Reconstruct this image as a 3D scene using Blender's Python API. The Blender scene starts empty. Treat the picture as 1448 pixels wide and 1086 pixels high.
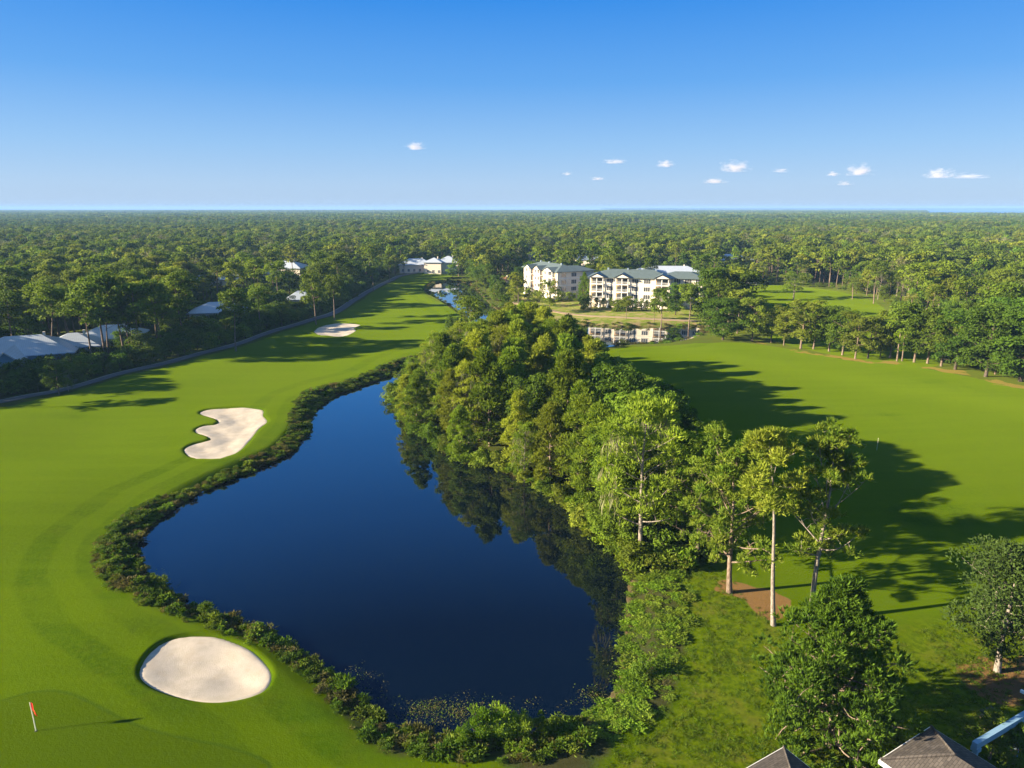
import bpy, math, random
import numpy as np
from mathutils import Vector

S = bpy.context.scene
COL = S.collection
rad = math.radians

# ------------------------------------------------------------------ camera
CAMH = 34.0
PITCH = rad(14.5)
FPX = 965.0
cam = bpy.data.objects.new("camera", bpy.data.cameras.new("camera"))
COL.objects.link(cam)
cam.location = (0, 0, CAMH)
cam.rotation_euler = (math.pi / 2 - PITCH, 0, 0)
cam.data.lens = 24.0
cam.data.sensor_width = 36.0
cam.data.clip_start = 0.5
cam.data.clip_end = 60000
S.camera = cam

# ------------------------------------------------------------------ sky, sun, exposure
SUN_EL, SUN_AZ = rad(18.0), rad(10.0)      # azimuth: degrees that the sun stands on the viewer's side of due left
sun_dir = Vector((-math.cos(SUN_EL) * math.cos(SUN_AZ), -math.cos(SUN_EL) * math.sin(SUN_AZ), math.sin(SUN_EL)))


def lin(r, g, b):
    f = lambda c: (c / 255 / 12.92) if c / 255 <= 0.04045 else ((c / 255 + 0.055) / 1.055) ** 2.4
    return (f(r), f(g), f(b), 1)


W = bpy.data.worlds.new("World")
S.world = W
W.use_nodes = True
nt = W.node_tree
bg = nt.nodes["Background"]
sky = nt.nodes.new("ShaderNodeTexSky")
sky.sky_type = 'NISHITA'
sky.sun_disc = False
sky.sun_elevation = SUN_EL
sky.sun_rotation = math.atan2(sun_dir.x, sun_dir.y)
sky.air_density, sky.dust_density, sky.ozone_density = 1.0, 0.3, 4.0
tc = nt.nodes.new("ShaderNodeTexCoord")
sep = nt.nodes.new("ShaderNodeSeparateXYZ")
nt.links.new(tc.outputs["Generated"], sep.inputs[0])
ramp = nt.nodes.new("ShaderNodeValToRGB")
nt.links.new(sep.outputs["Z"], ramp.inputs[0])
cr = ramp.color_ramp
while len(cr.elements) > 1:
    cr.elements.remove(cr.elements[-1])
SKYC = [(0.0, (180, 208, 240)), (0.03, (176, 209, 245)), (0.08, (150, 198, 247)), (0.16, (98, 170, 244)),
        (0.26, (42, 142, 238)), (0.42, (40, 130, 232)), (0.56, (20, 76, 156)), (0.68, (50, 104, 176)), (0.82, (122, 166, 212)), (1.0, (175, 205, 228))]
cr.elements[0].position, cr.elements[0].color = SKYC[0][0], lin(*SKYC[0][1])
for p, c in SKYC[1:]:
    e = cr.elements.new(p)
    e.color = lin(*c)
sc_ = nt.nodes.new("ShaderNodeVectorMath")
sc_.operation = 'SCALE'
nt.links.new(ramp.outputs[0], sc_.inputs[0])
sc_.inputs["Scale"].default_value = 4.2
mx = nt.nodes.new("ShaderNodeMix")
mx.data_type = 'RGBA'
mx.inputs[0].default_value = 0.08
nt.links.new(sc_.outputs[0], mx.inputs[6])
nt.links.new(sky.outputs[0], mx.inputs[7])
nt.links.new(mx.outputs[2], bg.inputs[0])
bg.inputs[1].default_value = 0.057

sl = bpy.data.lights.new("sun", 'SUN')
sl.energy = 4.8
sl.angle = rad(0.5)
sl.color = (1.0, 0.86, 0.62)
so = bpy.data.objects.new("sun", sl)
COL.objects.link(so)
so.rotation_euler = sun_dir.to_track_quat('Z', 'Y').to_euler()
so.location = (-200, 0, 200)

S.view_settings.view_transform = 'Standard'
S.view_settings.look = 'None'
S.view_settings.exposure = 2.0
S.view_settings.gamma = 1.0
S.cycles.max_bounces = 8
S.cycles.diffuse_bounces = 3
S.cycles.glossy_bounces = 2
S.cycles.transmission_bounces = 3
S.cycles.volume_bounces = 6
S.cycles.transparent_max_bounces = 4
S.cycles.use_denoising = True
S.cycles.denoiser = 'OPENIMAGEDENOISE'
S.cycles.denoising_input_passes = 'RGB_ALBEDO_NORMAL'
S.cycles.denoising_prefilter = 'ACCURATE'

# ------------------------------------------------------------------ helpers
cp, sp_ = math.cos(PITCH), math.sin(PITCH)


def P(px, py, z=0.0):
    """point of the plane at height z seen at photo pixel (px, py)"""
    u, v = (px - 724) / FPX, (543 - py) / FPX
    dy, dz = cp + v * sp_, -sp_ + v * cp
    t = (z - CAMH) / dz
    return (u * t, dy * t)


def project(x, y, z):
    d = y * cp - (z - CAMH) * sp_
    v = y * sp_ + (z - CAMH) * cp
    return 724 + FPX * x / d, 543 - FPX * v / d


def tag(o, label=None, cat=None, group=None, kind=None):
    for k, v in (("label", label), ("category", cat), ("group", group), ("kind", kind)):
        if v:
            o[k] = v
    return o


def mesh_np(name, V, F, mats=(), attrs=None, smooth=False, fmat=None):
    me = bpy.data.meshes.new(name)
    V = np.asarray(V, np.float32).reshape(-1, 3)
    F = np.asarray(F, np.int32)
    k = F.shape[1]
    me.vertices.add(len(V))
    me.vertices.foreach_set("co", V.ravel())
    me.loops.add(F.size)
    me.loops.foreach_set("vertex_index", F.ravel())
    me.polygons.add(len(F))
    me.polygons.foreach_set("loop_start", np.arange(len(F), dtype=np.int32) * k)
    if fmat is not None:
        me.polygons.foreach_set("material_index", np.asarray(fmat, np.int32))
    me.polygons.foreach_set("use_smooth", np.full(len(F), smooth))
    me.update(calc_edges=True)
    for n, a in (attrs or {}).items():
        me.attributes.new(n, 'FLOAT', 'POINT').data.foreach_set("value", np.asarray(a, np.float32).ravel())
    for m in mats:
        me.materials.append(m)
    return me


class MB:
    """collects boxes, tubes and polygons into one mesh"""

    def __init__(self):
        self.v, self.f, self.m = [], [], []

    def add(self, vs, fs, m=0):
        o = len(self.v)
        self.v += [tuple(p) for p in vs]
        self.f += [tuple(i + o for i in f) for f in fs]
        self.m += [m] * len(fs)
        return self

    def box(self, x0, x1, y0, y1, z0, z1, m=0):
        vs = [(x, y, z) for z in (z0, z1) for y in (y0, y1) for x in (x0, x1)]
        return self.add(vs, [(0, 2, 3, 1), (4, 5, 7, 6), (0, 1, 5, 4), (2, 6, 7, 3), (0, 4, 6, 2), (1, 3, 7, 5)], m)

    def tube(self, pts, rs, n=6, m=0, cap=True):
        V, F = tube(pts, rs, n)
        self.add(V.tolist(), F.tolist(), m)
        if cap:
            L = len(pts)
            b = len(self.v) - len(V)
            self.f += [tuple(b + i for i in range(n))[::-1], tuple(b + (L - 1) * n + i for i in range(n))]
            self.m += [m, m]
        return self

    def obj(self, name, mats, parent=None, smooth=False):
        me = bpy.data.meshes.new(name)
        me.from_pydata(self.v, [], self.f)
        if not isinstance(mats, (list, tuple)):
            mats = [mats]
        for q in mats:
            me.materials.append(q)
        me.polygons.foreach_set("material_index", self.m)
        me.polygons.foreach_set("use_smooth", [smooth] * len(self.f))
        me.update()
        return link(name, me, parent)


def link(name, me, parent=None, loc=None):
    o = bpy.data.objects.new(name, me)
    COL.objects.link(o)
    if parent:
        o.parent = parent
    if loc:
        o.location = loc
    return o


def empty(name, loc, rz=0.0, scale=None):
    o = bpy.data.objects.new(name, None)
    COL.objects.link(o)
    o.location = loc
    o.rotation_euler = (0, 0, rz)
    if scale:
        o.scale = scale
    return o


def tube(pts, rs, n=6):
    pts = np.asarray(pts, float)
    L = len(pts)
    T = np.gradient(pts, axis=0)
    T /= np.linalg.norm(T, axis=1)[:, None] + 1e-9
    ref = np.array([1.0, 0.1, 0.0]) if abs(T[0][0]) < 0.8 else np.array([0.0, 0.1, 1.0])
    A = np.cross(T, ref)
    A /= np.linalg.norm(A, axis=1)[:, None] + 1e-9
    B = np.cross(T, A)
    a = np.arange(n) * 2 * np.pi / n
    V = pts[:, None] + np.asarray(rs, float)[:, None, None] * (np.cos(a)[None, :, None] * A[:, None] + np.sin(a)[None, :, None] * B[:, None])
    i = np.arange(L - 1)[:, None] * n
    j = np.arange(n)[None]
    k = (np.arange(n)[None] + 1) % n
    F = np.stack([i + j, i + k, i + n + k, i + n + j], -1).reshape(-1, 4)
    return V.reshape(-1, 3), F


def smooth_closed(p, sub=4):
    p = np.asarray(p, float)
    a, b, c, d = np.roll(p, 1, 0), p, np.roll(p, -1, 0), np.roll(p, -2, 0)
    out = []
    for t in np.arange(sub) / sub:
        out.append(0.5 * ((2 * b) + (c - a) * t + (2 * a - 5 * b + 4 * c - d) * t * t + (3 * b - a - 3 * c + d) * t ** 3))
    return np.stack(out, 1).reshape(-1, 2)


def smooth_open(p, sub=5):
    p = np.asarray(p, float)
    q = np.vstack([2 * p[0] - p[1], p, 2 * p[-1] - p[-2]])
    out = []
    for i in range(1, len(q) - 2):
        a, b, c, d = q[i - 1], q[i], q[i + 1], q[i + 2]
        for t in np.arange(sub) / sub:
            out.append(0.5 * ((2 * b) + (c - a) * t + (2 * a - 5 * b + 4 * c - d) * t * t + (3 * b - a - 3 * c + d) * t ** 3))
    out.append(q[-2])
    return np.array(out)


def sdf(poly, X, Y, margin=12.0):
    """signed distance, positive inside; clamped at -margin outside"""
    X, Y = np.asarray(X, float), np.asarray(Y, float)
    out = np.full(X.shape, -margin)
    x0, y0 = poly.min(0) - margin
    x1, y1 = poly.max(0) + margin
    m = (X > x0) & (X < x1) & (Y > y0) & (Y < y1)
    if not m.any():
        return out
    x, y = X[m], Y[m]
    d2 = np.full(x.shape, 1e18)
    ins = np.zeros(x.shape, bool)
    for (ax, ay), (bx, by) in zip(poly, np.roll(poly, -1, 0)):
        ex, ey = bx - ax, by - ay
        t = np.clip(((x - ax) * ex + (y - ay) * ey) / (ex * ex + ey * ey + 1e-12), 0, 1)
        d2 = np.minimum(d2, (x - ax - t * ex) ** 2 + (y - ay - t * ey) ** 2)
        if ay != by:
            c = ((ay > y) != (by > y)) & (x < ex * (y - ay) / ey + ax)
            ins ^= c
    d = np.sqrt(d2)
    out[m] = np.maximum(np.where(ins, d, -d), -margin)
    return out


def polyline_dist(pl, X, Y, margin=12.0):
    d2 = np.full(np.shape(X), margin * margin)
    x0, y0 = pl.min(0) - margin
    x1, y1 = pl.max(0) + margin
    m = (X > x0) & (X < x1) & (Y > y0) & (Y < y1)
    x, y = X[m], Y[m]
    d = d2[m]
    for (ax, ay), (bx, by) in zip(pl[:-1], pl[1:]):
        ex, ey = bx - ax, by - ay
        t = np.clip(((x - ax) * ex + (y - ay) * ey) / (ex * ex + ey * ey + 1e-12), 0, 1)
        d = np.minimum(d, (x - ax - t * ex) ** 2 + (y - ay - t * ey) ** 2)
    d2[m] = d
    return np.sqrt(d2)


def pix(lst, z=0.0):
    return np.array([P(a, b, z) for a, b in lst])


# ------------------------------------------------------------------ materials
MATS = {}


class NB:
    """short-hand node builder"""

    def __init__(self, name):
        self.m = bpy.data.materials.new(name)
        self.m.use_nodes = True
        self.t = self.m.node_tree
        self.p = self.t.nodes["Principled BSDF"]
        self.out = self.t.nodes["Material Output"]

    def n(self, typ, **kw):
        q = self.t.nodes.new(typ)
        for k, v in kw.items():
            setattr(q, k, v)
        return q

    def l(self, a, b):
        self.t.links.new(a, b)

    def put(self, sock, v):
        if hasattr(v, "is_linked") or isinstance(v, bpy.types.NodeSocket):
            self.l(v, sock)
        else:
            sock.default_value = v

    def noise(self, scale, detail=3, rough=0.55, vec=None, dim='3D'):
        q = self.n("ShaderNodeTexNoise")
        q.inputs["Scale"].default_value = scale
        q.inputs["Detail"].default_value = detail
        q.inputs["Roughness"].default_value = rough
        if vec is not None:
            self.l(vec, q.inputs["Vector"])
        return q.outputs["Fac"]

    def pos(self):
        return self.n("ShaderNodeNewGeometry").outputs["Position"]

    def attr(self, name):
        q = self.n("ShaderNodeAttribute")
        q.attribute_name = name
        return q.outputs["Fac"]

    def math(self, op, a, b=0.0, c=0.0, clamp=False):
        q = self.n("ShaderNodeMath", operation=op, use_clamp=clamp)
        for i, v in enumerate((a, b, c)):
            self.put(q.inputs[i], v)
        return q.outputs[0]

    def ss(self, v, a, b):
        """smoothstep of v between a and b"""
        q = self.n("ShaderNodeMapRange", interpolation_type='SMOOTHSTEP')
        self.put(q.inputs[0], v)
        q.inputs[1].default_value, q.inputs[2].default_value = a, b
        return q.outputs[0]

    def lerp(self, v, a, b, lo, hi):
        q = self.n("ShaderNodeMapRange")
        self.put(q.inputs[0], v)
        for i, x in zip((1, 2, 3, 4), (a, b, lo, hi)):
            q.inputs[i].default_value = x
        return q.outputs[0]

    def mix(self, f, a, b, blend='MIX'):
        q = self.n("ShaderNodeMix", data_type='RGBA', blend_type=blend)
        self.put(q.inputs[0], f)
        for s, v in ((q.inputs[6], a), (q.inputs[7], b)):
            if isinstance(v, (tuple, list)):
                v = tuple(v) if len(v) == 4 else tuple(v) + (1,)
            self.put(s, v)
        return q.outputs[2]

    def scale(self, vec, s):
        q = self.n("ShaderNodeMapping")
        self.l(vec, q.inputs[0])
        q.inputs["Scale"].default_value = s
        return q.outputs[0]

    def bump(self, h, strength=0.3, dist=0.1):
        q = self.n("ShaderNodeBump")
        self.l(h, q.inputs["Height"])
        q.inputs["Strength"].default_value = strength
        q.inputs["Distance"].default_value = dist
        self.l(q.outputs[0], self.p.inputs["Normal"])

    def done(self, col=None, rough=0.8, spec=0.2):
        if col is not None:
            self.put(self.p.inputs["Base Color"], tuple(col) + (1,) if isinstance(col, tuple) and len(col) == 3 else col)
        self.put(self.p.inputs["Roughness"], rough)
        self.p.inputs["Specular IOR Level"].default_value = spec
        return self.m


def plain(name, col, rough=0.7, spec=0.3, var=0.25, scale=1.5):
    b = NB(name)
    n = b.noise(scale, 4, vec=b.pos())
    c = b.mix(n, tuple(x * (1 - var) for x in col), tuple(min(1, x * (1 + var)) for x in col))
    return b.done(c, rough, spec)


def foliage(name, dark, light, yellow, trans=0.30, rough=0.6, gain=1.75, stands=True):
    """leaf material: tint of clump and leaf on the mesh, plus a tree-to-tree variation"""
    b = NB(name)
    t = b.attr("tint")
    info = b.n("ShaderNodeObjectInfo")
    oi = info.outputs["Random"]
    dark, light, yellow = (tuple(min(0.3, x * gain) for x in q) for q in (dark, light, yellow))
    stand = b.noise(0.011, 3, 0.6, info.outputs["Location"])
    c = b.mix(t, dark, light)
    c = b.mix(b.math('MULTIPLY', b.ss(oi, 0.35, 1.0), 0.55), c, yellow)
    r2 = b.math('FRACT', b.math('MULTIPLY', oi, 7.31))
    c = b.mix(1.0, c, b.mix(r2, (0.66, 0.66, 0.66), (1.22, 1.22, 1.22)), 'MULTIPLY')
    if stands:
        c = b.mix(1.0, c, b.mix(b.ss(stand, 0.36, 0.66), (0.72, 0.82, 0.92), (1.12, 1.08, 0.95)), 'MULTIPLY')
    b.done(c, rough, 0.06)
    tr = b.n("ShaderNodeBsdfTranslucent")
    b.l(b.mix(1.0, c, (1.25, 1.3, 0.6), 'MULTIPLY'), tr.inputs[0])
    ms = b.n("ShaderNodeMixShader")
    ms.inputs[0].default_value = trans
    b.l(b.p.outputs[0], ms.inputs[1])
    b.l(tr.outputs[0], ms.inputs[2])
    b.l(ms.outputs[0], b.out.inputs[0])
    return b.m


M_PINE = foliage("pine_needles", (0.034, 0.056, 0.006), (0.104, 0.138, 0.010), (0.150, 0.150, 0.016))
M_OAK = foliage("oak_leaves", (0.025, 0.048, 0.006), (0.076, 0.124, 0.011), (0.105, 0.124, 0.014))
M_POINT = foliage("point_leaves", (0.048, 0.084, 0.008), (0.128, 0.182, 0.014), (0.172, 0.192, 0.018), stands=False)
M_HERO = foliage("bright_needles", (0.060, 0.115, 0.010), (0.150, 0.225, 0.020), (0.170, 0.215, 0.022))
M_DARKFIR = foliage("deep_needles", (0.028, 0.055, 0.006), (0.085, 0.132, 0.011), (0.092, 0.128, 0.012))
M_MAG = foliage("glossy_leaves", (0.008, 0.020, 0.004), (0.030, 0.050, 0.009), (0.034, 0.048, 0.010), 0.12, 0.5)
M_MOSS = foliage("grey_moss", (0.075, 0.078, 0.040), (0.130, 0.125, 0.070), (0.120, 0.115, 0.055))
M_SHRUB = foliage("shrub_leaves", (0.034, 0.062, 0.007), (0.100, 0.145, 0.012), (0.135, 0.138, 0.018))
M_WEED = foliage("weed_leaves", (0.052, 0.105, 0.007), (0.122, 0.195, 0.012), (0.155, 0.170, 0.022))
M_GRASS = foliage("rough_grass_blades", (0.028, 0.058, 0.004), (0.072, 0.110, 0.006), (0.095, 0.110, 0.012), stands=False)
M_RUST = foliage("russet_leaves", (0.120, 0.060, 0.025), (0.210, 0.110, 0.050), (0.190, 0.110, 0.050))
M_PALM = foliage("palm_leaves", (0.050, 0.080, 0.012), (0.120, 0.150, 0.025), (0.180, 0.150, 0.030))
M_SILVER = foliage("silver_leaves", (0.070, 0.085, 0.050), (0.150, 0.165, 0.110), (0.150, 0.155, 0.100))


def bark(name, a, b_):
    b = NB(name)
    v = b.scale(b.n("ShaderNodeTexCoord").outputs["Object"], (5, 5, 1.2))
    n = b.noise(2.2, 5, 0.65, v)
    b.bump(n, 0.6, 0.05)
    return b.done(b.mix(b.ss(n, 0.35, 0.65), a, b_), 0.9, 0.1)


M_BARK = bark("pine_bark", (0.10, 0.068, 0.048), (0.26, 0.20, 0.155))
M_BARKL = bark("pale_bark", (0.13, 0.105, 0.085), (0.30, 0.26, 0.22))
M_BARKD = bark("dark_bark", (0.045, 0.034, 0.026), (0.12, 0.095, 0.075))

# ------------------------------------------------------------------ plan of the place (photo pixels put on the ground)
WL = -0.75
POND = smooth_closed(pix([(604, 508), (580, 518), (556, 529), (520, 543), (482, 556), (452, 573), (437, 592), (432, 612), (408, 640), (366, 662),
                          (312, 684), (262, 708), (217, 742), (193, 770), (196, 792), (213, 815), (243, 840), (292, 864), (350, 886), (400, 910),
                          (440, 936), (482, 968), (515, 995), (545, 1020), (585, 1036), (640, 1042), (700, 1040), (750, 1034), (800, 1018), (850, 992),
                          (874, 958), (880, 905), (884, 850), (888, 805), (880, 778), (842, 762), (812, 722), (770, 694), (710, 664),
                          (650, 650), (606, 622), (574, 598), (560, 568), (566, 545), (590, 524)], WL))
CHAN = smooth_closed(pix([(611, 404), (628, 399), (652, 399), (668, 404), (676, 413), (690, 428), (706, 440), (745, 451), (800, 456), (850, 461), (900, 463),
                          (980, 462), (990, 470), (975, 479), (930, 486), (880, 489), (838, 494), (800, 504), (740, 505), (690, 490), (668, 456),
                          (650, 440), (630, 427), (613, 418), (606, 411)], WL))
PENIN = smooth_closed(pix([(600, 514), (660, 508), (730, 514), (800, 524), (850, 548), (900, 585), (945, 630), (975, 690), (985, 740), (975, 780), (905, 790),
                           (885, 775), (842, 755), (812, 716), (770, 690), (710, 660), (650, 645), (606, 618), (574, 594), (558, 562), (570, 535)]))
VEG = smooth_closed(pix([(606, 500), (560, 512), (505, 534), (445, 551), (413, 577), (406, 606), (394, 628), (340, 653), (282, 682), (200, 712), (152, 746),
                         (132, 775), (130, 800), (152, 832), (202, 856), (272, 886), (342, 906), (402, 932), (442, 966), (472, 1004), (505, 1036),
                         (545, 1060), (620, 1078), (700, 1084), (790, 1082), (850, 1066), (905, 1042), (940, 1012), (960, 962), (978, 905),
                         (985, 850), (965, 805), (930, 782), (885, 775), (860, 900), (700, 1000), (400, 880), (240, 780), (430, 640), (560, 540)]))
LAWNL = smooth_closed(np.vstack([pix([(612, 498), (640, 470), (662, 455), (648, 442), (628, 430), (606, 420), (600, 409), (606, 401), (628, 395), (650, 386), (640, 381), (600, 386),
                                      (572, 391), (548, 402), (530, 411), (508, 426), (490, 437), (470, 446), (440, 455), (405, 467), (370, 480), (330, 493), (270, 510),
                                      (220, 523), (180, 531), (130, 545), (80, 558), (40, 566), (0, 577), (-120, 592), (-420, 622), (-900, 690)]),
                                 np.array([(-120, 30), (-75, 8), (0, 8), (6, 25)]),
                                 pix([(700, 1078), (520, 1050), (440, 930), (200, 835), (140, 780), (300, 690), (420, 610), (470, 560), (560, 522)])]), 3)
LAWNR = smooth_closed(np.vstack([pix([(846, 497), (885, 491), (930, 489), (985, 485), (1060, 487), (1130, 496), (1210, 511), (1290, 520), (1340, 529), (1400, 541), (1470, 552), (1600, 580)]),
                                 np.array([(75, 30), (60, 10), (20, 5), (3, 22)]),
                                 pix([(860, 1050), (940, 1000), (965, 900), (960, 800), (985, 740), (975, 690), (945, 630), (900, 585), (850, 545), (800, 520), (805, 508)])]), 3)
LAWN2 = smooth_closed(pix([(1030, 408), (1070, 404), (1110, 403), (1180, 411), (1238, 428), (1262, 448), (1310, 474), (1330, 500), (1318, 522), (1240, 514), (1150, 496), (1090, 480), (1085, 462), (1045, 440)]), 3)
COURT = smooth_closed(pix([(716, 424), (740, 412), (780, 420), (830, 428), (900, 436), (985, 440), (1000, 462), (900, 464), (800, 457), (740, 450), (712, 440)]), 3)
BUNKERS = [smooth_closed(pix(p)) for p in (
    [(199, 953), (205, 934), (225, 913), (255, 902), (300, 900), (340, 910), (370, 931), (382, 951), (375, 970), (350, 982), (310, 989), (270, 987), (230, 977), (208, 966)],
    [(262, 638), (273, 631), (292, 627), (299, 624), (293, 619), (279, 614), (278, 609), (290, 604), (305, 602), (310, 598), (304, 593), (284, 586), (290, 581), (320, 578),
     (350, 578), (371, 582), (372, 590), (378, 598), (366, 608), (356, 621), (343, 636), (330, 645), (310, 651), (285, 651), (268, 647)],
    [(445, 467), (456, 460), (480, 456), (508, 458), (506, 461), (500, 464), (503, 467), (497, 471), (490, 474), (480, 475), (455, 474), (447, 471)],
    [(1300, 478), (1310, 472), (1322, 475), (1332, 481), (1326, 486), (1308, 484)])]
GREEN = smooth_closed(pix([(-120, 1020), (0, 990), (45, 979), (90, 979), (130, 995), (190, 1024), (260, 1042), (330, 1056), (385, 1090), (300, 1200), (0, 1250), (-200, 1150)]))
PATH = smooth_open(pix([(-420, 612), (-160, 588), (-60, 575), (0, 568), (40, 559), (78, 552), (120, 542), (170, 529), (220, 518), (270, 505), (330, 488), (370, 474), (405, 462), (440, 452), (468, 444),
                        (488, 434), (503, 423), (528, 409), (545, 400), (570, 390), (600, 384)]))
WALK = smooth_open(pix([(722, 428), (760, 436), (795, 443), (840, 448), (890, 451), (940, 453), (985, 454)]))
BED = smooth_closed(pix([(1000, 838), (1012, 826), (1035, 822), (1075, 830), (1115, 842), (1130, 858), (1120, 872), (1090, 880), (1060, 868), (1030, 850)]))
BED2 = smooth_closed(pix([(1350, 955), (1380, 935), (1420, 925), (1470, 925), (1480, 980), (1420, 1000), (1375, 985)]))
ROWBED = smooth_open(pix([(1050, 480), (1090, 488), (1130, 498), (1180, 504), (1220, 512), (1260, 515), (1310, 521), (1350, 529), (1400, 541), (1450, 551)]))


def relief(x, y):
    x, y = np.asarray(x, float), np.asarray(y, float)
    w = np.clip(1 - (np.hypot(x, y) - 350) / 400, 0, 1)
    z = 0.30 * np.sin(x / 9.1 + 1.3 * np.sin(y / 23)) * np.sin(y / 13.7 + 0.6) + 0.22 * np.sin(x / 5.3 + y / 17 + 2) * np.sin(y / 7.9 + x / 31)
    z += 0.35 * np.sin(x / 21 + 0.5) * np.sin(y / 31 + 1.0)
    return z * w * 0.8


def ground_z(x, y):
    z = relief(x, y)
    x, y = np.asarray(x, float), np.asarray(y, float)
    for poly in (POND, CHAN):
        d = sdf(poly, x, y, 14.0)
        k = np.clip((-d) / 3.2, 0, 1)
        k = k * k * (3 - 2 * k)
        z = np.where(d > -3.2, WL * (1 - k) + z * k, z)
        z = np.where(d > 0, WL - np.minimum(d * 0.45, 2.2), z)
    return z


def gz(x, y):
    return float(ground_z(np.array([x]), np.array([y]))[0])


# ------------------------------------------------------------------ ground: one sheet to the horizon
def axis(parts):
    out = [parts[0][0]]
    for a, b, s in parts:
        n = max(1, int(round((b - a) / s)))
        out += list(np.linspace(a, b, n + 1)[1:])
    return np.array(out)


geo = [600 * 1.22 ** i for i in range(1, 17)]
geo = [g for g in geo if g < 13000] + [13000]
gx = axis([(-600, -260, 8), (-260, -120, 2.0), (-120, -60, 0.9), (-60, -30, 0.45), (-30, -16, 0.2), (-16, 45, 0.45), (45, 130, 0.9), (130, 260, 2.5), (260, 600, 8)])
gx = np.concatenate([-np.array(geo[::-1]), gx, geo])
gy = axis([(-300, 0, 20), (0, 20, 2), (20, 40, 0.42), (40, 51, 0.2), (51, 75, 0.42), (75, 150, 0.65), (150, 260, 1.1), (260, 420, 3), (420, 600, 10)])
gy = np.concatenate([[-13000, -3000, -1000], gy, geo])
GX, GY = np.meshgrid(gx, gy)
fx, fy = GX.ravel(), GY.ravel()
gZ = ground_z(fx, fy)
dB = np.full(fx.shape, -12.0)
for b_ in BUNKERS:
    dB = np.maximum(dB, sdf(b_, fx, fy, 6.0))
gZ = gZ + np.interp(dB, [-2.5, -0.3, 0.5, 1.4], [0, 0.07, -0.6, -0.9])
A = {
    "lawn": np.maximum.reduce([sdf(LAWNL, fx, fy), sdf(LAWNR, fx, fy), sdf(LAWN2, fx, fy)]),
    "court": sdf(COURT, fx, fy),
    "pond": np.maximum(sdf(POND, fx, fy), sdf(CHAN, fx, fy)),
    "bunker": dB,
    "green": sdf(GREEN, fx, fy),
    "mulch": np.maximum.reduce([sdf(BED, fx, fy) * 3, sdf(BED2, fx, fy) * 2, 1.7 - polyline_dist(ROWBED, fx, fy)]),
    "path": polyline_dist(PATH, fx, fy),
    "rough": np.maximum(sdf(smooth_closed(np.vstack([pix([(930, 790), (1010, 800), (1130, 900), (1250, 900), (1460, 880)]), np.array([(70, 30), (30, 10), (3, 22)]), pix([(870, 1050), (960, 960)])])), fx, fy), -6),
}
nx, ny = len(gx), len(gy)
i = (np.arange(ny - 1)[:, None] * nx + np.arange(nx - 1)[None]).ravel()
GF = np.stack([i, i + 1, i + nx + 1, i + nx], -1)

b = NB("ground_cover")
pos = b.pos()
n1 = b.noise(0.35, 4, 0.6, pos)
n2 = b.noise(2.5, 5, 0.65, pos)
n3 = b.noise(0.05, 3, 0.5, pos)
n4 = b.noise(9.0, 3, 0.7, pos)
stretch = b.noise(1.0, 3, 0.5, b.scale(pos, (0.035, 0.35, 1)))
n5 = b.noise(0.17, 4, 0.6, pos)
fine = b.mix(b.ss(n2, 0.3, 0.7), (0.022, 0.051, 0.0005), (0.044, 0.083, 0.0008))
fine = b.mix(b.math('MULTIPLY', b.ss(n5, 0.42, 0.62), 0.40), fine, (0.030, 0.070, 0.001))
fine = b.mix(b.math('MULTIPLY', b.ss(n3, 0.35, 0.7), 0.55), fine, (0.056, 0.086, 0.002))
fine = b.mix(b.math('MULTIPLY', b.ss(stretch, 0.4, 0.62), 0.55), fine, (0.058, 0.096, 0.001))
fine = b.mix(b.math('MULTIPLY', b.ss(n1, 0.52, 0.75), 0.25), fine, (0.078, 0.086, 0.004))
# mowing passes that follow the pond edge
pd = b.attr("pond")
wob = b.math('ADD', pd, b.math('MULTIPLY', n3, 6.0))
stripe = b.math('SINE', b.math('MULTIPLY', wob, 1.25))
fine = b.mix(b.math('MULTIPLY', b.ss(stripe, -0.4, 0.4), 0.55), fine, (0.066, 0.106, 0.001))
rough = b.mix(b.ss(n2, 0.3, 0.7), (0.034, 0.062, 0.0015), (0.092, 0.128, 0.003))
rough = b.mix(b.math('MULTIPLY', b.ss(n1, 0.5, 0.75), 0.5), rough, (0.135, 0.115, 0.022))
lawn = b.mix(b.ss(b.math('ADD', b.attr("rough"), b.math('MULTIPLY', n1, 4.0)), 0.5, 4.0), fine, rough)
grn = b.attr("green")
green_c = b.mix(n2, (0.040, 0.070, 0.001), (0.046, 0.078, 0.001))
lawn = b.mix(b.ss(grn, -0.03, 0.08), lawn, green_c)
rim = b.math('SUBTRACT', 1.0, b.ss(b.math('ABSOLUTE', b.math('SUBTRACT', grn, 0.0)), 0.03, 0.22))
lawn = b.mix(b.math('MULTIPLY', rim, b.lerp(n1, 0.3, 0.7, 0.4, 0.9)), lawn, (0.030, 0.060, 0.006))
floor = b.mix(n2, (0.018, 0.020, 0.009), (0.050, 0.046, 0.022))
floor = b.mix(b.ss(n1, 0.45, 0.7), floor, (0.028, 0.048, 0.012))
straw = b.mix(n4, (0.11, 0.050, 0.024), (0.25, 0.125, 0.060))
ed = b.math('ADD', b.attr("lawn"), b.math('MULTIPLY', b.math('SUBTRACT', n1, 0.5), 2.0))
c = b.mix(b.ss(ed, -0.3, 0.6), floor, lawn)
ct = b.mix(b.ss(n1, 0.42, 0.6), (0.100, 0.125, 0.022), (0.235, 0.165, 0.095))
c = b.mix(b.ss(b.attr("court"), -0.5, 1.5), c, ct)
nb = b.noise(0.16, 3, 0.5, pos)
mu = b.math('ADD', b.attr("mulch"), b.math('ADD', b.math('MULTIPLY', b.math('SUBTRACT', n1, 0.5), 3.0), b.math('MULTIPLY', b.math('SUBTRACT', nb, 0.56), 13.0)))
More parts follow.
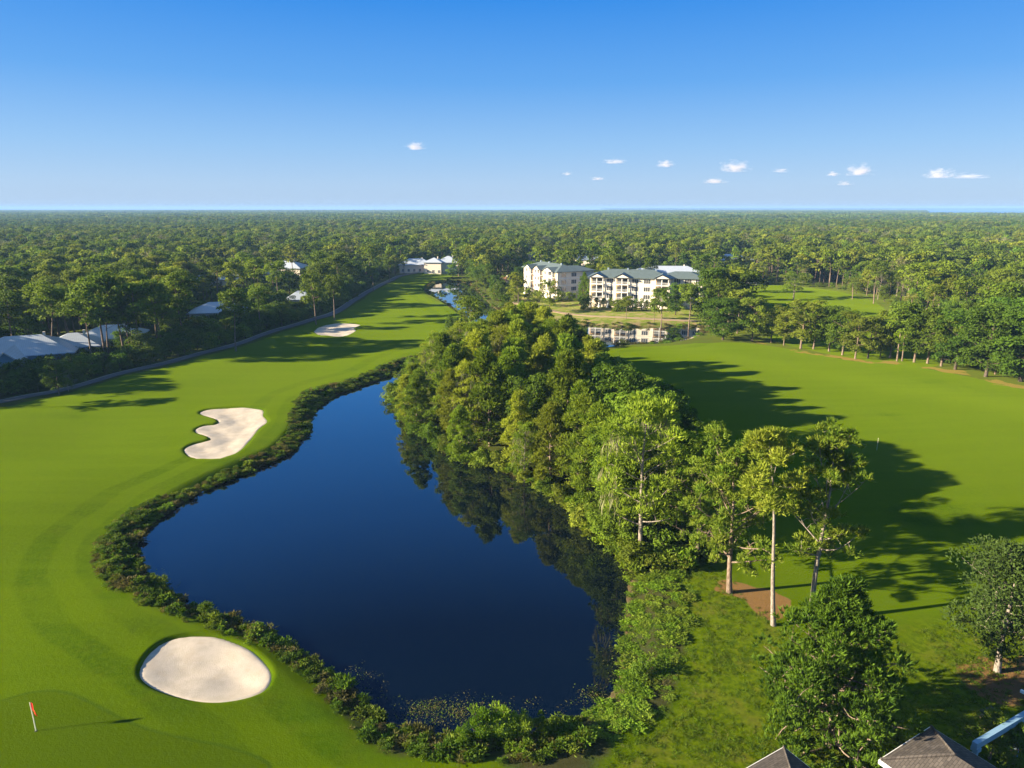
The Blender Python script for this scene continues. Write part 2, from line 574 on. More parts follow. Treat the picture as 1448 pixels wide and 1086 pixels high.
c = b.mix(b.ss(mu, -0.2, 0.7), c, straw)
mud = b.mix(n2, (0.050, 0.034, 0.020), (0.15, 0.105, 0.060))
c = b.mix(b.ss(b.math('ADD', pd, b.math('MULTIPLY', b.math('SUBTRACT', n1, 0.5), 1.6)), -0.9, -0.35), c, mud)
c = b.mix(b.ss(b.attr("bunker"), -0.12, 0.05), c, (0.045, 0.052, 0.014))
far = b.n("ShaderNodeVectorMath", operation='LENGTH')
b.l(pos, far.inputs[0])
wood = b.mix(b.noise(0.012, 6, 0.7, pos), (0.014, 0.026, 0.008), (0.050, 0.075, 0.016))
c = b.mix(b.ss(far.outputs["Value"], 500, 900), c, wood)
hsum = b.math('ADD', b.math('MULTIPLY', n2, 0.6), b.math('MULTIPLY', n4, 0.4))
b.bump(hsum, 0.5, 0.13)
b.p.inputs["Sheen Weight"].default_value = 0.105
b.p.inputs["Sheen Roughness"].default_value = 0.45
b.p.inputs["Sheen Tint"].default_value = (0.55, 0.76, 0.04, 1)
M_GROUND = b.done(c, 0.9, 0.0)
ground = link("ground", mesh_np("ground", np.stack([fx, fy, gZ], -1), GF, [M_GROUND], A, True))
tag(ground, kind="structure")

# ------------------------------------------------------------------ water
b = NB("pond_water")
pos = b.pos()
b.bump(b.noise(1.1, 3, 0.5, b.scale(pos, (1, 1.6, 1))), 0.012, 0.05)
b.done(b.mix(b.noise(0.06, 3, 0.5, pos), (0.0006, 0.0024, 0.0062), (0.0012, 0.0042, 0.0095)), 0.3, 0.0)
gl = b.n("ShaderNodeBsdfGlossy")
b.put(gl.inputs["Roughness"], b.lerp(b.noise(0.045, 3, 0.5, b.scale(pos, (1, 0.35, 1))), 0.45, 0.7, 0.004, 0.045))
b.l(b.p.inputs["Normal"].links[0].from_socket, gl.inputs["Normal"])
lw_ = b.n("ShaderNodeLayerWeight")
lw_.inputs["Blend"].default_value = 0.5
rf = b.n("ShaderNodeValToRGB")
b.l(lw_.outputs["Facing"], rf.inputs[0])
els = rf.color_ramp.elements
els[0].position, els[0].color = 0.0, (0.035, 0.035, 0.035, 1)
els[1].position, els[1].color = 1.0, (1, 1, 1, 1)
for p_, v_ in ((0.37, 0.07), (0.45, 0.11), (0.59, 0.25), (0.68, 0.42), (0.755, 0.62), (0.88, 0.82)):
    els.new(p_).color = (v_, v_, v_, 1)
msh = b.n("ShaderNodeMixShader")
b.l(rf.outputs[0], msh.inputs[0])
b.l(b.p.outputs[0], msh.inputs[1])
b.l(gl.outputs[0], msh.inputs[2])
b.l(msh.outputs[0], b.out.inputs[0])
M_WATER = b.m


def offset_poly(poly, d):
    t = np.roll(poly, -1, 0) - np.roll(poly, 1, 0)
    nrm = np.stack([t[:, 1], -t[:, 0]], -1)
    nrm /= np.linalg.norm(nrm, axis=1)[:, None] + 1e-9
    area = 0.5 * np.sum(poly[:, 0] * np.roll(poly[:, 1], -1) - poly[:, 1] * np.roll(poly[:, 0], -1))
    return poly + nrm * d * (1 if area > 0 else -1)


def sheet(name, poly, z, mat):
    from mathutils.geometry import tessellate_polygon
    pts = [Vector((p[0], p[1], 0)) for p in poly]
    tri = tessellate_polygon([pts])
    me = bpy.data.meshes.new(name)
    fs = []
    for t in tri:
        a, b_, c_ = (pts[k] for k in t)
        fs.append(t if (b_ - a).cross(c_ - a).z > 0 else t[::-1])
    me.from_pydata([(p[0], p[1], z) for p in poly], [], fs)
    me.materials.append(mat)
    me.update()
    return tag(link(name, me), kind="structure")


sheet("pond_water", offset_poly(POND, 1.2), WL, M_WATER)
sheet("channel_water", offset_poly(CHAN, 1.2), WL, M_WATER)
lake = [(2600, 4300), (3300, 3800), (5200, 3700), (9000, 4600), (12000, 6500), (12500, 9500), (9000, 10400), (6200, 10300), (4700, 8800), (3500, 6300)]
b = NB("lake_water")
M_LAKE = b.done((0.07, 0.19, 0.38), 0.5, 0.1)
sheet("lake_water", smooth_closed(np.array(lake, float)), 0.6, M_LAKE)

# ------------------------------------------------------------------ sand bunkers, paths
b = NB("bunker_sand")
pos = b.pos()
n = b.noise(1.1, 5, 0.65, pos)
n2 = b.noise(14, 3, 0.7, pos)
rake = b.n("ShaderNodeTexWave", wave_type='RINGS', rings_direction='Z')
rake.inputs["Scale"].default_value = 0.9
rake.inputs["Distortion"].default_value = 9.0
rake.inputs["Detail"].default_value = 2.0
rake.inputs["Detail Scale"].default_value = 0.4
mp = b.n("ShaderNodeMapping")
b.l(b.n("ShaderNodeTexCoord").outputs["Object"], mp.inputs[0])
b.l(mp.outputs[0], rake.inputs["Vector"])
c = b.mix(b.ss(n, 0.3, 0.7), (0.43, 0.37, 0.295), (0.51, 0.44, 0.36))
c = b.mix(b.math('MULTIPLY', b.ss(b.noise(0.7, 3, 0.5, pos), 0.5, 0.7), 0.45), c, (0.43, 0.35, 0.26))
b.bump(b.math('ADD', b.math('MULTIPLY', rake.outputs["Fac"], 0.035), b.math('MULTIPLY', n2, 0.8)), 0.45, 0.10)
M_SAND = b.done(c, 0.95, 0.05)
for poly in BUNKERS:
    x0, y0 = poly.min(0) - 1
    x1, y1 = poly.max(0) + 1
    st = 0.2
    xs, ys = np.arange(x0, x1 + st, st), np.arange(y0, y1 + st, st)
    X, Y = np.meshgrid(xs, ys)
    d = sdf(poly, X.ravel(), Y.ravel(), 3.0)
    Z = ground_z(X.ravel(), Y.ravel()) - np.interp(d, [-0.6, 0, 0.6, 2.5], [0.5, 0.12, 0.16, 0.34]) + 0.05 * np.sin(X.ravel() * 1.3) * np.sin(Y.ravel() * 0.9)
    i = (np.arange(len(ys) - 1)[:, None] * len(xs) + np.arange(len(xs) - 1)[None]).ravel()
    F = np.stack([i, i + 1, i + len(xs) + 1, i + len(xs)], -1)
    F = F[(d[F] > -0.45).all(1)]
    cx, cy = poly.mean(0)
    o = link("sand_bunker", mesh_np("sand_bunker", np.stack([X.ravel() - cx, Y.ravel() - cy, Z], -1), F, [M_SAND], None, True), None, (cx, cy, 0))
    tag(o, kind="structure")

M_PATH = plain("path_asphalt", (0.085, 0.090, 0.098), 0.85, 0.15, 0.25, 1.2)
M_WALK = plain("walk_gravel", (0.34, 0.24, 0.16), 0.9, 0.1, 0.25, 1.0)
M_KERB = plain("kerb_concrete", (0.24, 0.22, 0.19), 0.85, 0.15, 0.2, 2.0)


def ribbon(name, line, w, lift, mat, off=0.0):
    t = np.gradient(line, axis=0)
    t /= np.linalg.norm(t, axis=1)[:, None]
    nrm = np.stack([-t[:, 1], t[:, 0]], -1)
    V = []
    for s, dz in ((-1, -0.25), (-1, 0), (0, 0.03), (1, 0), (1, -0.25)):
        q = line + nrm * (s * w / 2 + off)
        V.append(np.stack([q[:, 0], q[:, 1], ground_z(q[:, 0], q[:, 1]) + lift + dz], -1))
    V = np.stack(V, 1)
    L = len(line)
    F = []
    for k in range(4):
        i = np.arange(L - 1) * 5 + k
        F.append(np.stack([i, i + 5, i + 6, i + 1], -1))
    return tag(link(name, mesh_np(name, V.reshape(-1, 3), np.concatenate(F), [mat], None, False)), kind="structure")


ribbon("cart_path", PATH, 2.3, 0.10, M_PATH)
ribbon("kerb", PATH, 0.28, 0.17, M_KERB, 1.32)
ribbon("garden_walk", WALK, 2.6, 0.10, M_WALK)

# ------------------------------------------------------------------ trees: shapes
def unit(v):
    return v / (np.linalg.norm(v, axis=-1, keepdims=True) + 1e-9)


def leaves(rng, C, R, per, size, wid, up=0.35, spread=0.8, shell=0.5, blades=1, aim=None, flat=0.0):
    """diamond-shaped leaves (or needle sprays) spread through ellipsoid clumps; returns V, F, tint"""
    n = len(C)
    N = n * per
    ci = np.repeat(np.arange(n), per)
    d = unit(rng.normal(size=(N, 3)))
    d[:, 2] = np.where((d[:, 2] < -0.25) & (rng.random(N) < up * 1.6), -d[:, 2], d[:, 2])
    r = shell + (1 - shell) * rng.random(N) ** 0.6
    pos = C[ci] + d * R[ci] * r[:, None]
    ct = rng.random(n)
    tint = np.clip(0.62 * ct[ci] + 0.38 * rng.random(N), 0, 1)
    if blades > 1:
        pos, d, tint = (np.repeat(a, blades, 0) for a in (pos, d, tint))
        N *= blades
        tint = np.clip(tint + rng.normal(size=N) * 0.12, 0, 1)
    ax = unit(d + np.array([0, 0, up]) + rng.normal(size=(N, 3)) * spread)
    if aim is not None:
        ax = unit(ax * (1 - aim[1]) + np.asarray(aim[0]) * aim[1])
    sd = unit(np.cross(ax, rng.normal(size=(N, 3))))
    if flat:
        on = unit(d + np.array([0, 0, 0.35]) + rng.normal(size=(N, 3)) * (1 - flat) * 1.1)
        ax = unit(np.cross(on, rng.normal(size=(N, 3))))
        sd = np.cross(on, ax)
    L = size * (0.6 + 0.8 * rng.random(N))[:, None]
    w = wid * (0.6 + 0.8 * rng.random(N))[:, None]
    bend = np.cross(ax, sd) * L * 0.12
    V = np.stack([pos, pos + ax * L * 0.5 + sd * w * 0.5 + bend, pos + ax * L, pos + ax * L * 0.5 - sd * w * 0.5 + bend], 1).reshape(-1, 3)
    F = np.arange(N * 4).reshape(-1, 4)
    return V, F, np.repeat(tint, 4)


def joinVF(parts):
    Vs, Fs, o = [], [], 0
    for V, F in parts:
        Vs.append(V)
        Fs.append(F + o)
        o += len(V)
    return np.concatenate(Vs), np.concatenate(Fs)


def skeleton(rng, H, r0, cb, R, prof, nl, lean=0.03, rise=0.5, sub=2, tn=7, droop=0.0, wob=0.02, seg=6):
    """trunk, limbs and side twigs of a tree of height H: (tubes, clump centres)"""
    t = np.linspace(0, 1, 9)
    ph = rng.random(4) * 6.28
    la = rng.random() * 6.28
    path = np.stack([H * (lean * math.cos(la) * t ** 1.5 + wob * np.sin(t * 5 + ph[0]) * t), H * (lean * math.sin(la) * t ** 1.5 + wob * np.sin(t * 4.3 + ph[1]) * t), H * 0.97 * t], -1)
    rr = r0 * (1 - 0.92 * t) ** 0.85
    rr[0] *= 1.2
    path[0, 2] = -0.6
    tubes = [tube(path, rr, tn)]
    at = lambda u: np.array([np.interp(u, t, path[:, k]) for k in range(3)])
    C, tips = [], []
    az = rng.random() * 6.28
    for k in range(nl):
        u = cb + (0.96 - cb) * (k + 0.4 * rng.random()) / nl
        az += 2.4 + rng.normal() * 0.35
        q = (u - cb) / (1 - cb)
        ln = R * prof(q) * (0.75 + 0.5 * rng.random())
        el = rise * (0.5 + q) + rng.normal() * 0.12
        st = at(u)
        hd = np.array([math.cos(az), math.sin(az), 0])
        s = np.linspace(0, 1, seg)[:, None]
        bow = np.sin(s * 3.1) * rng.normal() * 0.07 * ln
        pts = st + hd * ln * s * math.cos(el) + np.array([0, 0, 1.0]) * (ln * math.sin(el) * s ** 1.25 - droop * ln * s ** 2) + bow * np.array([-hd[1], hd[0], 0.4])
        r1 = max(0.02, np.interp(u, t, rr) * 0.42)
        tubes.append(tube(pts, np.linspace(r1, 0.03 if H > 14.2 else 0.018, seg), 5))
        C.append(pts[-1])
        for m in range(sub):
            f = 0.45 + 0.5 * (m + rng.random()) / max(1, sub)
            b0 = np.array([np.interp(f, s[:, 0], pts[:, k2]) for k2 in range(3)])
            off = unit(rng.normal(size=3) + np.array([0, 0, 0.35])) * ln * 0.32
            e = b0 + off
            tubes.append(tube(np.stack([b0, b0 + off * 0.5 + np.array([0, 0, 0.04 * ln]), e]), [r1 * 0.5, r1 * 0.35, 0.016], 4))
            C.append(e)
    C.append(at(1.0))
    C.append(at(0.96))
    return tubes, np.array(C)


PR_PINE = lambda q: 0.55 + 0.45 * math.sin(min(1, q * 1.15 + 0.12) * 3.0) - 0.25 * max(0, q - 0.75)
PR_ROUND = lambda q: math.sqrt(max(0.08, 1 - (1.75 * q - 0.75) ** 2)) if q > 0.43 else 0.75 + 0.25 * q / 0.43
PR_CONE = lambda q: max(0.12, 1.0 - 0.9 * q)
PR_SPIRE = lambda q: 0.85 + 0.15 * math.sin(q * 6) if q < 0.45 else max(0.16, 1.0 - 1.35 * (q - 0.42))
PR_SKIRT = lambda q: (0.80 + 0.2 * math.sin(q * 5)) if q < 0.32 else max(0.06, 1.0 - 1.42 * (q - 0.30))
PR_COL = lambda q: 0.65 + 0.35 * math.sin(min(1, q + 0.15) * 2.6) if q < 0.8 else 0.75 - 1.3 * (q - 0.8)
PROTO = {}
H0 = 14.0


def proto(kind, seed, H, r0, cb, R, prof, nl, clump, per, size, wid, mats, **kw):
    rng = np.random.default_rng(seed)
    lk = {k: kw.pop(k) for k in ("up", "spread", "shell", "blades", "aim", "flat") if k in kw}
    extra = kw.pop("fill", 0)
    extra2 = kw.pop("moss", None)
    tubes, C = skeleton(rng, H, r0, cb, R, prof, nl, **kw)
    if extra:
        q = rng.random(extra) ** (1.5 if kind == 'skirted' else 1.0)
        a = rng.random(extra) * 6.28
        rr = R * np.array([prof(x) for x in q]) * rng.random(extra) ** (0.3 if kind == 'skirted' else 0.5) * 0.95
        C = np.vstack([C, np.stack([rr * np.cos(a), rr * np.sin(a), H * (cb + (1 - cb) * q) * 0.97], -1)])
    cs = np.asarray(clump) * (0.7 + 0.6 * rng.random(len(C)))[:, None]
    V, F, T = leaves(rng, C, cs, per, size, wid, **lk)
    tv, tf = joinVF(tubes)
    crown = mesh_np(kind + "_crown", V, F, [mats[1]], {"tint": T})
    trunk = mesh_np(kind + "_trunk", tv, tf, [mats[0]], None, True)
    moss = None
    if extra2:
        Cm = C[rng.choice(len(C), extra2[0])] - np.array([0, 0, 0.6])
        Vm, Fm, Tm = leaves(rng, Cm, np.full((len(Cm), 3), 0.7), extra2[1], 1.3, 0.10, spread=0.25, aim=((0, 0, -1), 0.85))
        moss = mesh_np(kind + "_moss", Vm, Fm, [M_MOSS], {"tint": Tm})
    PROTO.setdefault(kind, []).append((trunk, crown, float(np.percentile(V[:, 2], 99.7)), moss))


# mid-distance kinds
for s in range(6):
    proto("pine", 10 + s, H0, 0.20, 0.50 + 0.05 * (s % 3), 3.3, PR_PINE, 12, (1.25, 1.25, 0.62), 56, 0.55, 0.34, (M_BARK, M_PINE), sub=2, lean=0.05, up=0.8, flat=0.6, shell=0.7)
for s in range(4):
    proto("oak", 30 + s, 9.0, 0.22, 0.20, 3.9, PR_ROUND, 14, (1.35, 1.35, 1.0), 60, 0.52, 0.36, (M_BARKD, M_OAK), sub=2, fill=14, up=0.5, flat=0.6, shell=0.7)
for s in range(4):
    proto("bush", 50 + s, 3.2, 0.07, 0.06, 1.7, PR_ROUND, 7, (0.75, 0.75, 0.6), 50, 0.38, 0.24, (M_BARKD, M_SHRUB), sub=1, fill=6, up=0.4, tn=5, flat=0.5, shell=0.6)
for s in range(2):
    proto("bare", 60 + s, 13.0, 0.18, 0.35, 3.2, PR_PINE, 20, (0.5, 0.5, 0.4), 14, 0.40, 0.05, (M_BARKL, M_MOSS), sub=4, lean=0.05)
for s in range(3):
    proto("rowtree", 70 + s, 9.0, 0.19, 0.22, 3.6, PR_ROUND, 18, (0.95, 0.95, 0.6), 90, 0.34, 0.21, (M_BARK, M_PINE), sub=2, fill=6, up=0.8, flat=0.5, shell=0.6)
proto("gold", 80, 8.0, 0.2, 0.28, 3.6, PR_ROUND, 16, (0.95, 0.95, 0.55), 70, 0.36, 0.2, (M_BARKL, M_HERO), sub=2, up=0.7)
for s in range(2):
    proto("topiary", 84 + s, 4.0, 0.07, 0.02, 0.75, PR_COL, 10, (0.45, 0.45, 0.55), 60, 0.25, 0.13, (M_BARKD, M_OAK), sub=0, fill=8, tn=5)
for s in range(2):
    proto("brightbush", 86 + s, 2.6, 0.05, 0.04, 1.2, PR_ROUND, 9, (0.42, 0.42, 0.45), 60, 0.26, 0.10, (M_BARKD, M_WEED), sub=1, fill=8, up=0.9, spread=0.45, tn=5)
proto("russet", 88, 3.6, 0.08, 0.06, 2.2, PR_ROUND, 9, (0.8, 0.8, 0.6), 60, 0.3, 0.16, (M_BARKD, M_RUST), sub=2, fill=6)
proto("silver", 89, 3.2, 0.07, 0.3, 1.5, PR_ROUND, 9, (0.5, 0.5, 0.4), 40, 0.26, 0.14, (M_BARKL, M_SILVER), sub=1)
# the wooded point: full-skirted trees, nearer and finer
for s in range(5):
    proto("point", 100 + s, 12.0, 0.20, 0.04, 2.7, PR_SPIRE, 26, (0.62, 0.62, 0.5), 32, 0.46, 0.11, (M_BARK, M_POINT), sub=3, fill=20, up=0.75, spread=0.5, blades=4, lean=0.03)
for s in range(3):
    proto("pointdark", 110 + s, 10.5, 0.22, 0.12, 3.5, PR_ROUND, 20, (1.0, 1.0, 0.75), 130, 0.34, 0.21, (M_BARKD, M_DARKFIR), sub=2, fill=20, up=0.6, flat=0.45, shell=0.6)
for s in range(2):
    proto("mossy", 115 + s, 13.5, 0.22, 0.20, 3.4, PR_COL, 24, (0.85, 0.85, 0.5), 34, 0.45, 0.085, (M_BARKL, M_POINT), sub=2, fill=4, up=0.7, spread=0.5, blades=4, moss=(16, 22))
# single large trees
proto("tallpine", 120, 17.0, 0.20, 0.62, 2.6, PR_PINE, 13, (0.52, 0.52, 0.42), 20, 0.46, 0.085, (M_BARKL, M_HERO), sub=3, blades=9, up=0.8, spread=0.65, lean=0.01, fill=3)
proto("tallpine", 121, 17.0, 0.25, 0.34, 4.0, PR_PINE, 19, (0.50, 0.50, 0.38), 16, 0.46, 0.085, (M_BARKL, M_HERO), sub=4, blades=9, up=0.8, spread=0.65, lean=0.015, rise=0.8)
proto("tallpine", 122, 14.5, 0.27, 0.22, 4.6, PR_PINE, 25, (0.54, 0.54, 0.40), 18, 0.46, 0.085, (M_BARK, M_HERO), sub=4, blades=9, up=0.8, spread=0.65, lean=0.02, fill=3, rise=0.7)
proto("skirted", 130, 11.8, 0.24, 0.03, 4.5, PR_SKIRT, 60, (0.48, 0.48, 0.5), 17, 0.38, 0.075, (M_BARK, M_DARKFIR), sub=3, blades=9, up=0.9, spread=0.45, fill=190, rise=0.5)
proto("magnolia", 140, 9.6, 0.24, 0.30, 3.4, PR_ROUND, 30, (0.75, 0.75, 0.6), 110, 0.26, 0.13, (M_BARKL, M_MAG), sub=3, up=0.3, spread=0.9, fill=22)
proto("youngpine", 141, 4.2, 0.09, 0.12, 1.7, PR_CONE, 16, (0.42, 0.42, 0.32), 22, 0.30, 0.045, (M_BARK, M_HERO), sub=2, blades=8, up=0.9, spread=0.5, rise=0.7)


def palm(seed):
    rng = np.random.default_rng(seed)
    H = 6.5
    t = np.linspace(0, 1, 8)
    path = np.stack([0.5 * t ** 2, 0.2 * t, H * t - 0.4], -1)
    tr = [tube(path, np.full(8, 0.16), 7)]
    V, F, T = [], [], []
    for k in range(34):
        az, el = k * 2.4, rng.uniform(-0.6, 1.2)
        hd = np.array([math.cos(az), math.sin(az), 0])
        st = path[-1]
        L = 1.7
        u = np.linspace(0.25, 1, 12)
        spine = st + hd * (L * u * math.cos(el))[:, None] + np.array([0, 0, 1.0]) * (L * u * math.sin(el) - 0.75 * u ** 2)[:, None]
        side = np.array([-hd[1], hd[0], 0])
        for m, q in enumerate(spine):
            for sg in (-1, 1):
                tip = q + side * sg * 0.62 * math.sin(0.4 + 2.4 * u[m]) + hd * 0.3 - np.array([0, 0, 0.25])
                o = len(V)
                V += [q, (q + tip) / 2 + hd * 0.05, tip, (q + tip) / 2 - hd * 0.05]
                F.append((o, o + 1, o + 2, o + 3))
                T += [rng.random()] * 4
    tv, tf = joinVF(tr)
    PROTO.setdefault("palm", []).append((mesh_np("palm_trunk", tv, tf, [M_BARK], None, True), mesh_np("palm_crown", np.array(V), np.array(F), [M_PALM], {"tint": T}), 7.2, None))


palm(150)
palm(151)
R_ = random.Random(5)
NPLANT = {}


def plant(kind, x, y, H, label, cat, group=None, name=None, variant=None, wide=1.0, rot=None, lean=None):
    ps = PROTO[kind]
    tr, crn, h, moss = ps[variant if variant is not None else R_.randrange(len(ps))]
    s = H / h
    name = name or "tree"
    o = empty(name, (x, y, gz(x, y)), R_.uniform(0, 6.28) if rot is None else rot, (s * wide, s * wide, s))
    if lean:
        o.rotation_euler = (lean[0], lean[1], o.rotation_euler[2])
    tag(o, label, cat, group)
    link("trunk" if kind not in ("bush", "topiary", "russet", "brightbush") else "stem", tr, o)
    link("crown" if kind not in ("bush", "topiary", "russet", "brightbush") else "foliage", crn, o)
    if moss:
        tag(link("hanging_moss", moss, o), kind="stuff")
    NPLANT[name] = NPLANT.get(name, 0) + 1
    return o


def plant_px(kind, px, py, top, *a, **k):
    """tree whose foot stands at photo pixel (px, py) and whose top reaches the photo row TOP"""
    x, y = P(px, py)
    v = (543 - top) / FPX
    H = CAMH + y * (-sp_ + v * cp) / (cp + v * sp_)
    return plant(kind, x, y, H, *a, **k)



# ------------------------------------------------------------------ buildings
M_WHITE = plain("white_render", (0.78, 0.68, 0.555), 0.8, 0.2, 0.06, 0.6)
M_TRIM = plain("white_trim", (0.80, 0.79, 0.76), 0.6, 0.3, 0.04, 2.0)
M_TAN = plain("tan_timber", (0.50, 0.34, 0.20), 0.75, 0.2, 0.2, 2.0)
M_TEAL = plain("blue_grey_siding", (0.30, 0.42, 0.46), 0.7, 0.25, 0.08, 1.0)
M_DARK = plain("dark_recess", (0.05, 0.045, 0.04), 0.8, 0.2, 0.2, 1.0)
M_ORANGE = plain("terracotta_roof", (0.42, 0.19, 0.10), 0.8, 0.2, 0.2, 1.0)


def seamed(name, col, var, period, rough, spec=0.4):
    b = NB(name)
    co = b.n("ShaderNodeTexCoord").outputs["Object"]
    w = b.n("ShaderNodeTexWave", bands_direction='X')
    w.inputs["Scale"].default_value = period
    b.l(co, w.inputs["Vector"])
    n = b.noise(0.8, 4, 0.6, co)
    c = b.mix(n, tuple(x * (1 - var) for x in col), tuple(x * (1 + var) for x in col))
    c = b.mix(b.math('MULTIPLY', b.ss(w.outputs["Fac"], 0.85, 0.98), 0.35), c, tuple(x * 0.6 for x in col))
    return b.done(c, rough, spec)


M_GROOF = seamed("green_metal_roof", (0.110, 0.140, 0.132), 0.18, 0.8, 0.5)
M_WROOF = seamed("pale_metal_roof", (0.42, 0.46, 0.52), 0.16, 0.8, 0.45)
M_BROOF = seamed("grey_metal_roof", (0.20, 0.25, 0.31), 0.15, 0.8, 0.5)
b = NB("shingles")
co = b.n("ShaderNodeTexCoord").outputs["Object"]
br = b.n("ShaderNodeTexBrick")
br.inputs["Scale"].default_value = 1.0
br.inputs["Brick Width"].default_value = 0.33
br.inputs["Row Height"].default_value = 0.15
br.inputs["Mortar Size"].default_value = 0.012
for k, v in (("Color1", (0.050, 0.043, 0.040, 1)), ("Color2", (0.105, 0.090, 0.080, 1)), ("Mortar", (0.018, 0.016, 0.015, 1))):
    br.inputs[k].default_value = v
b.l(co, br.inputs["Vector"])
c = b.mix(b.ss(b.noise(1.5, 5, 0.7, co), 0.3, 0.7), b.mix(0.3, br.outputs["Color"], (0.045, 0.04, 0.037)), b.mix(0.25, br.outputs["Color"], (0.12, 0.105, 0.095)))
b.bump(br.outputs["Fac"], 0.5, 0.02)
M_SHINGLE = b.done(c, 0.9, 0.15)
b = NB("window_pane")
M_PANE = b.done((0.075, 0.075, 0.075), 0.08, 0.6)


def hip(mb, x0, x1, y0, y1, z, rise, over=0.6, gable=(False, False), th=0.22):
    """hip roof over a rectangle whose ridge runs along the longer side; an end may be a gable"""
    x0, x1, y0, y1 = x0 - over, x1 + over, y0 - over, y1 + over
    if x1 - x0 >= y1 - y0:
        h = (y1 - y0) / 2
        ym = (y0 + y1) / 2
        a = (x0 if gable[0] else min(x0 + h, (x0 + x1) / 2), ym, z + rise)
        c_ = (x1 if gable[1] else max(x1 - h, (x0 + x1) / 2), ym, z + rise)
        vs = [(x0, y0, z), (x1, y0, z), (x1, y1, z), (x0, y1, z), a, c_]
        fs = [(0, 1, 5, 4), (2, 3, 4, 5), (1, 2, 5), (3, 0, 4)]
    else:
        h = (x1 - x0) / 2
        xm = (x0 + x1) / 2
        a = (xm, y0 if gable[0] else min(y0 + h, (y0 + y1) / 2), z + rise)
        c_ = (xm, y1 if gable[1] else max(y1 - h, (y0 + y1) / 2), z + rise)
        vs = [(x0, y0, z), (x1, y0, z), (x1, y1, z), (x0, y1, z), a, c_]
        fs = [(1, 2, 5, 4), (3, 0, 4, 5), (0, 1, 4), (2, 3, 5)]
    o = 6
    vs += [(v[0], v[1], v[2] - th) for v in vs[:4]]
    fs += [(0, 6, 7, 1), (1, 7, 8, 2), (2, 8, 9, 3), (3, 9, 6, 0), (9, 8, 7, 6)]
    return mb.add(vs, fs)


def window(parent, x, y, z, w, h, face=0.0, mull=2, mats=(None, None)):
    """window whose frame stands on the wall plane at (x, y), outward normal -y turned by FACE"""
    f = MB()
    t = 0.09
    f.box(-w / 2 - t, w / 2 + t, -0.07, 0.02, h, h + t).box(-w / 2 - t - 0.06, w / 2 + t + 0.06, -0.12, 0.02, -t, 0)
    f.box(-w / 2 - t, -w / 2, -0.07, 0.02, 0, h).box(w / 2, w / 2 + t, -0.07, 0.02, 0, h)
    for k in range(1, mull):
        xx = -w / 2 + w * k / mull
        f.box(xx - 0.04, xx + 0.04, -0.06, 0.02, 0, h)
    o = f.obj("window", M_TRIM, parent)
    o.location = (x, y, z)
    o.rotation_euler = (0, 0, face)
    MB().box(-w / 2, w / 2, -0.03, -0.015, 0, h).obj("pane", M_PANE, o)
    return o


def dup_window(src, parent, x, y, z, face=0.0):
    w = src.copy()
    COL.objects.link(w)
    w.parent = parent
    w.location = (x, y, z)
    w.rotation_euler = (0, 0, face)
    for ch in src.children:
        p = ch.copy()
        COL.objects.link(p)
        p.parent = w
    return w


FLOORS = (3.45, 6.1, 8.75)


def balcony(root, x0, x1, z, proj, y=0.0):
    m = MB()
    m.box(x0, x1, y - proj, y, z - 0.55, z - 0.35)
    for xx in (x0 + 0.12, (x0 + x1) / 2, x1 - 0.12):
        m.box(xx - 0.11, xx + 0.11, y - proj, y - proj + 0.22, z - 0.35, z + 2.05)
    o = m.obj("balcony", M_TRIM, root)
    MB().box(x0 + 0.05, x1 - 0.05, y - 0.06, y - 0.02, z - 0.33, z + 2.0).obj("back_panel", M_TAN, o)
    MB().box(x0 + 0.5, x1 - 0.5, y - 0.10, y - 0.065, z - 0.2, z + 1.55).obj("glazed_door", M_PANE, o)
    r = MB()
    r.box(x0 + 0.2, x1 - 0.2, y - proj + 0.05, y - proj + 0.11, z + 0.5, z + 0.57)
    k = x0 + 0.35
    while k < x1 - 0.3:
        r.box(k - 0.025, k + 0.025, y - proj + 0.06, y - proj + 0.10, z - 0.35, z + 0.5)
        k += 0.3
    r.obj("railing", M_TRIM, o)


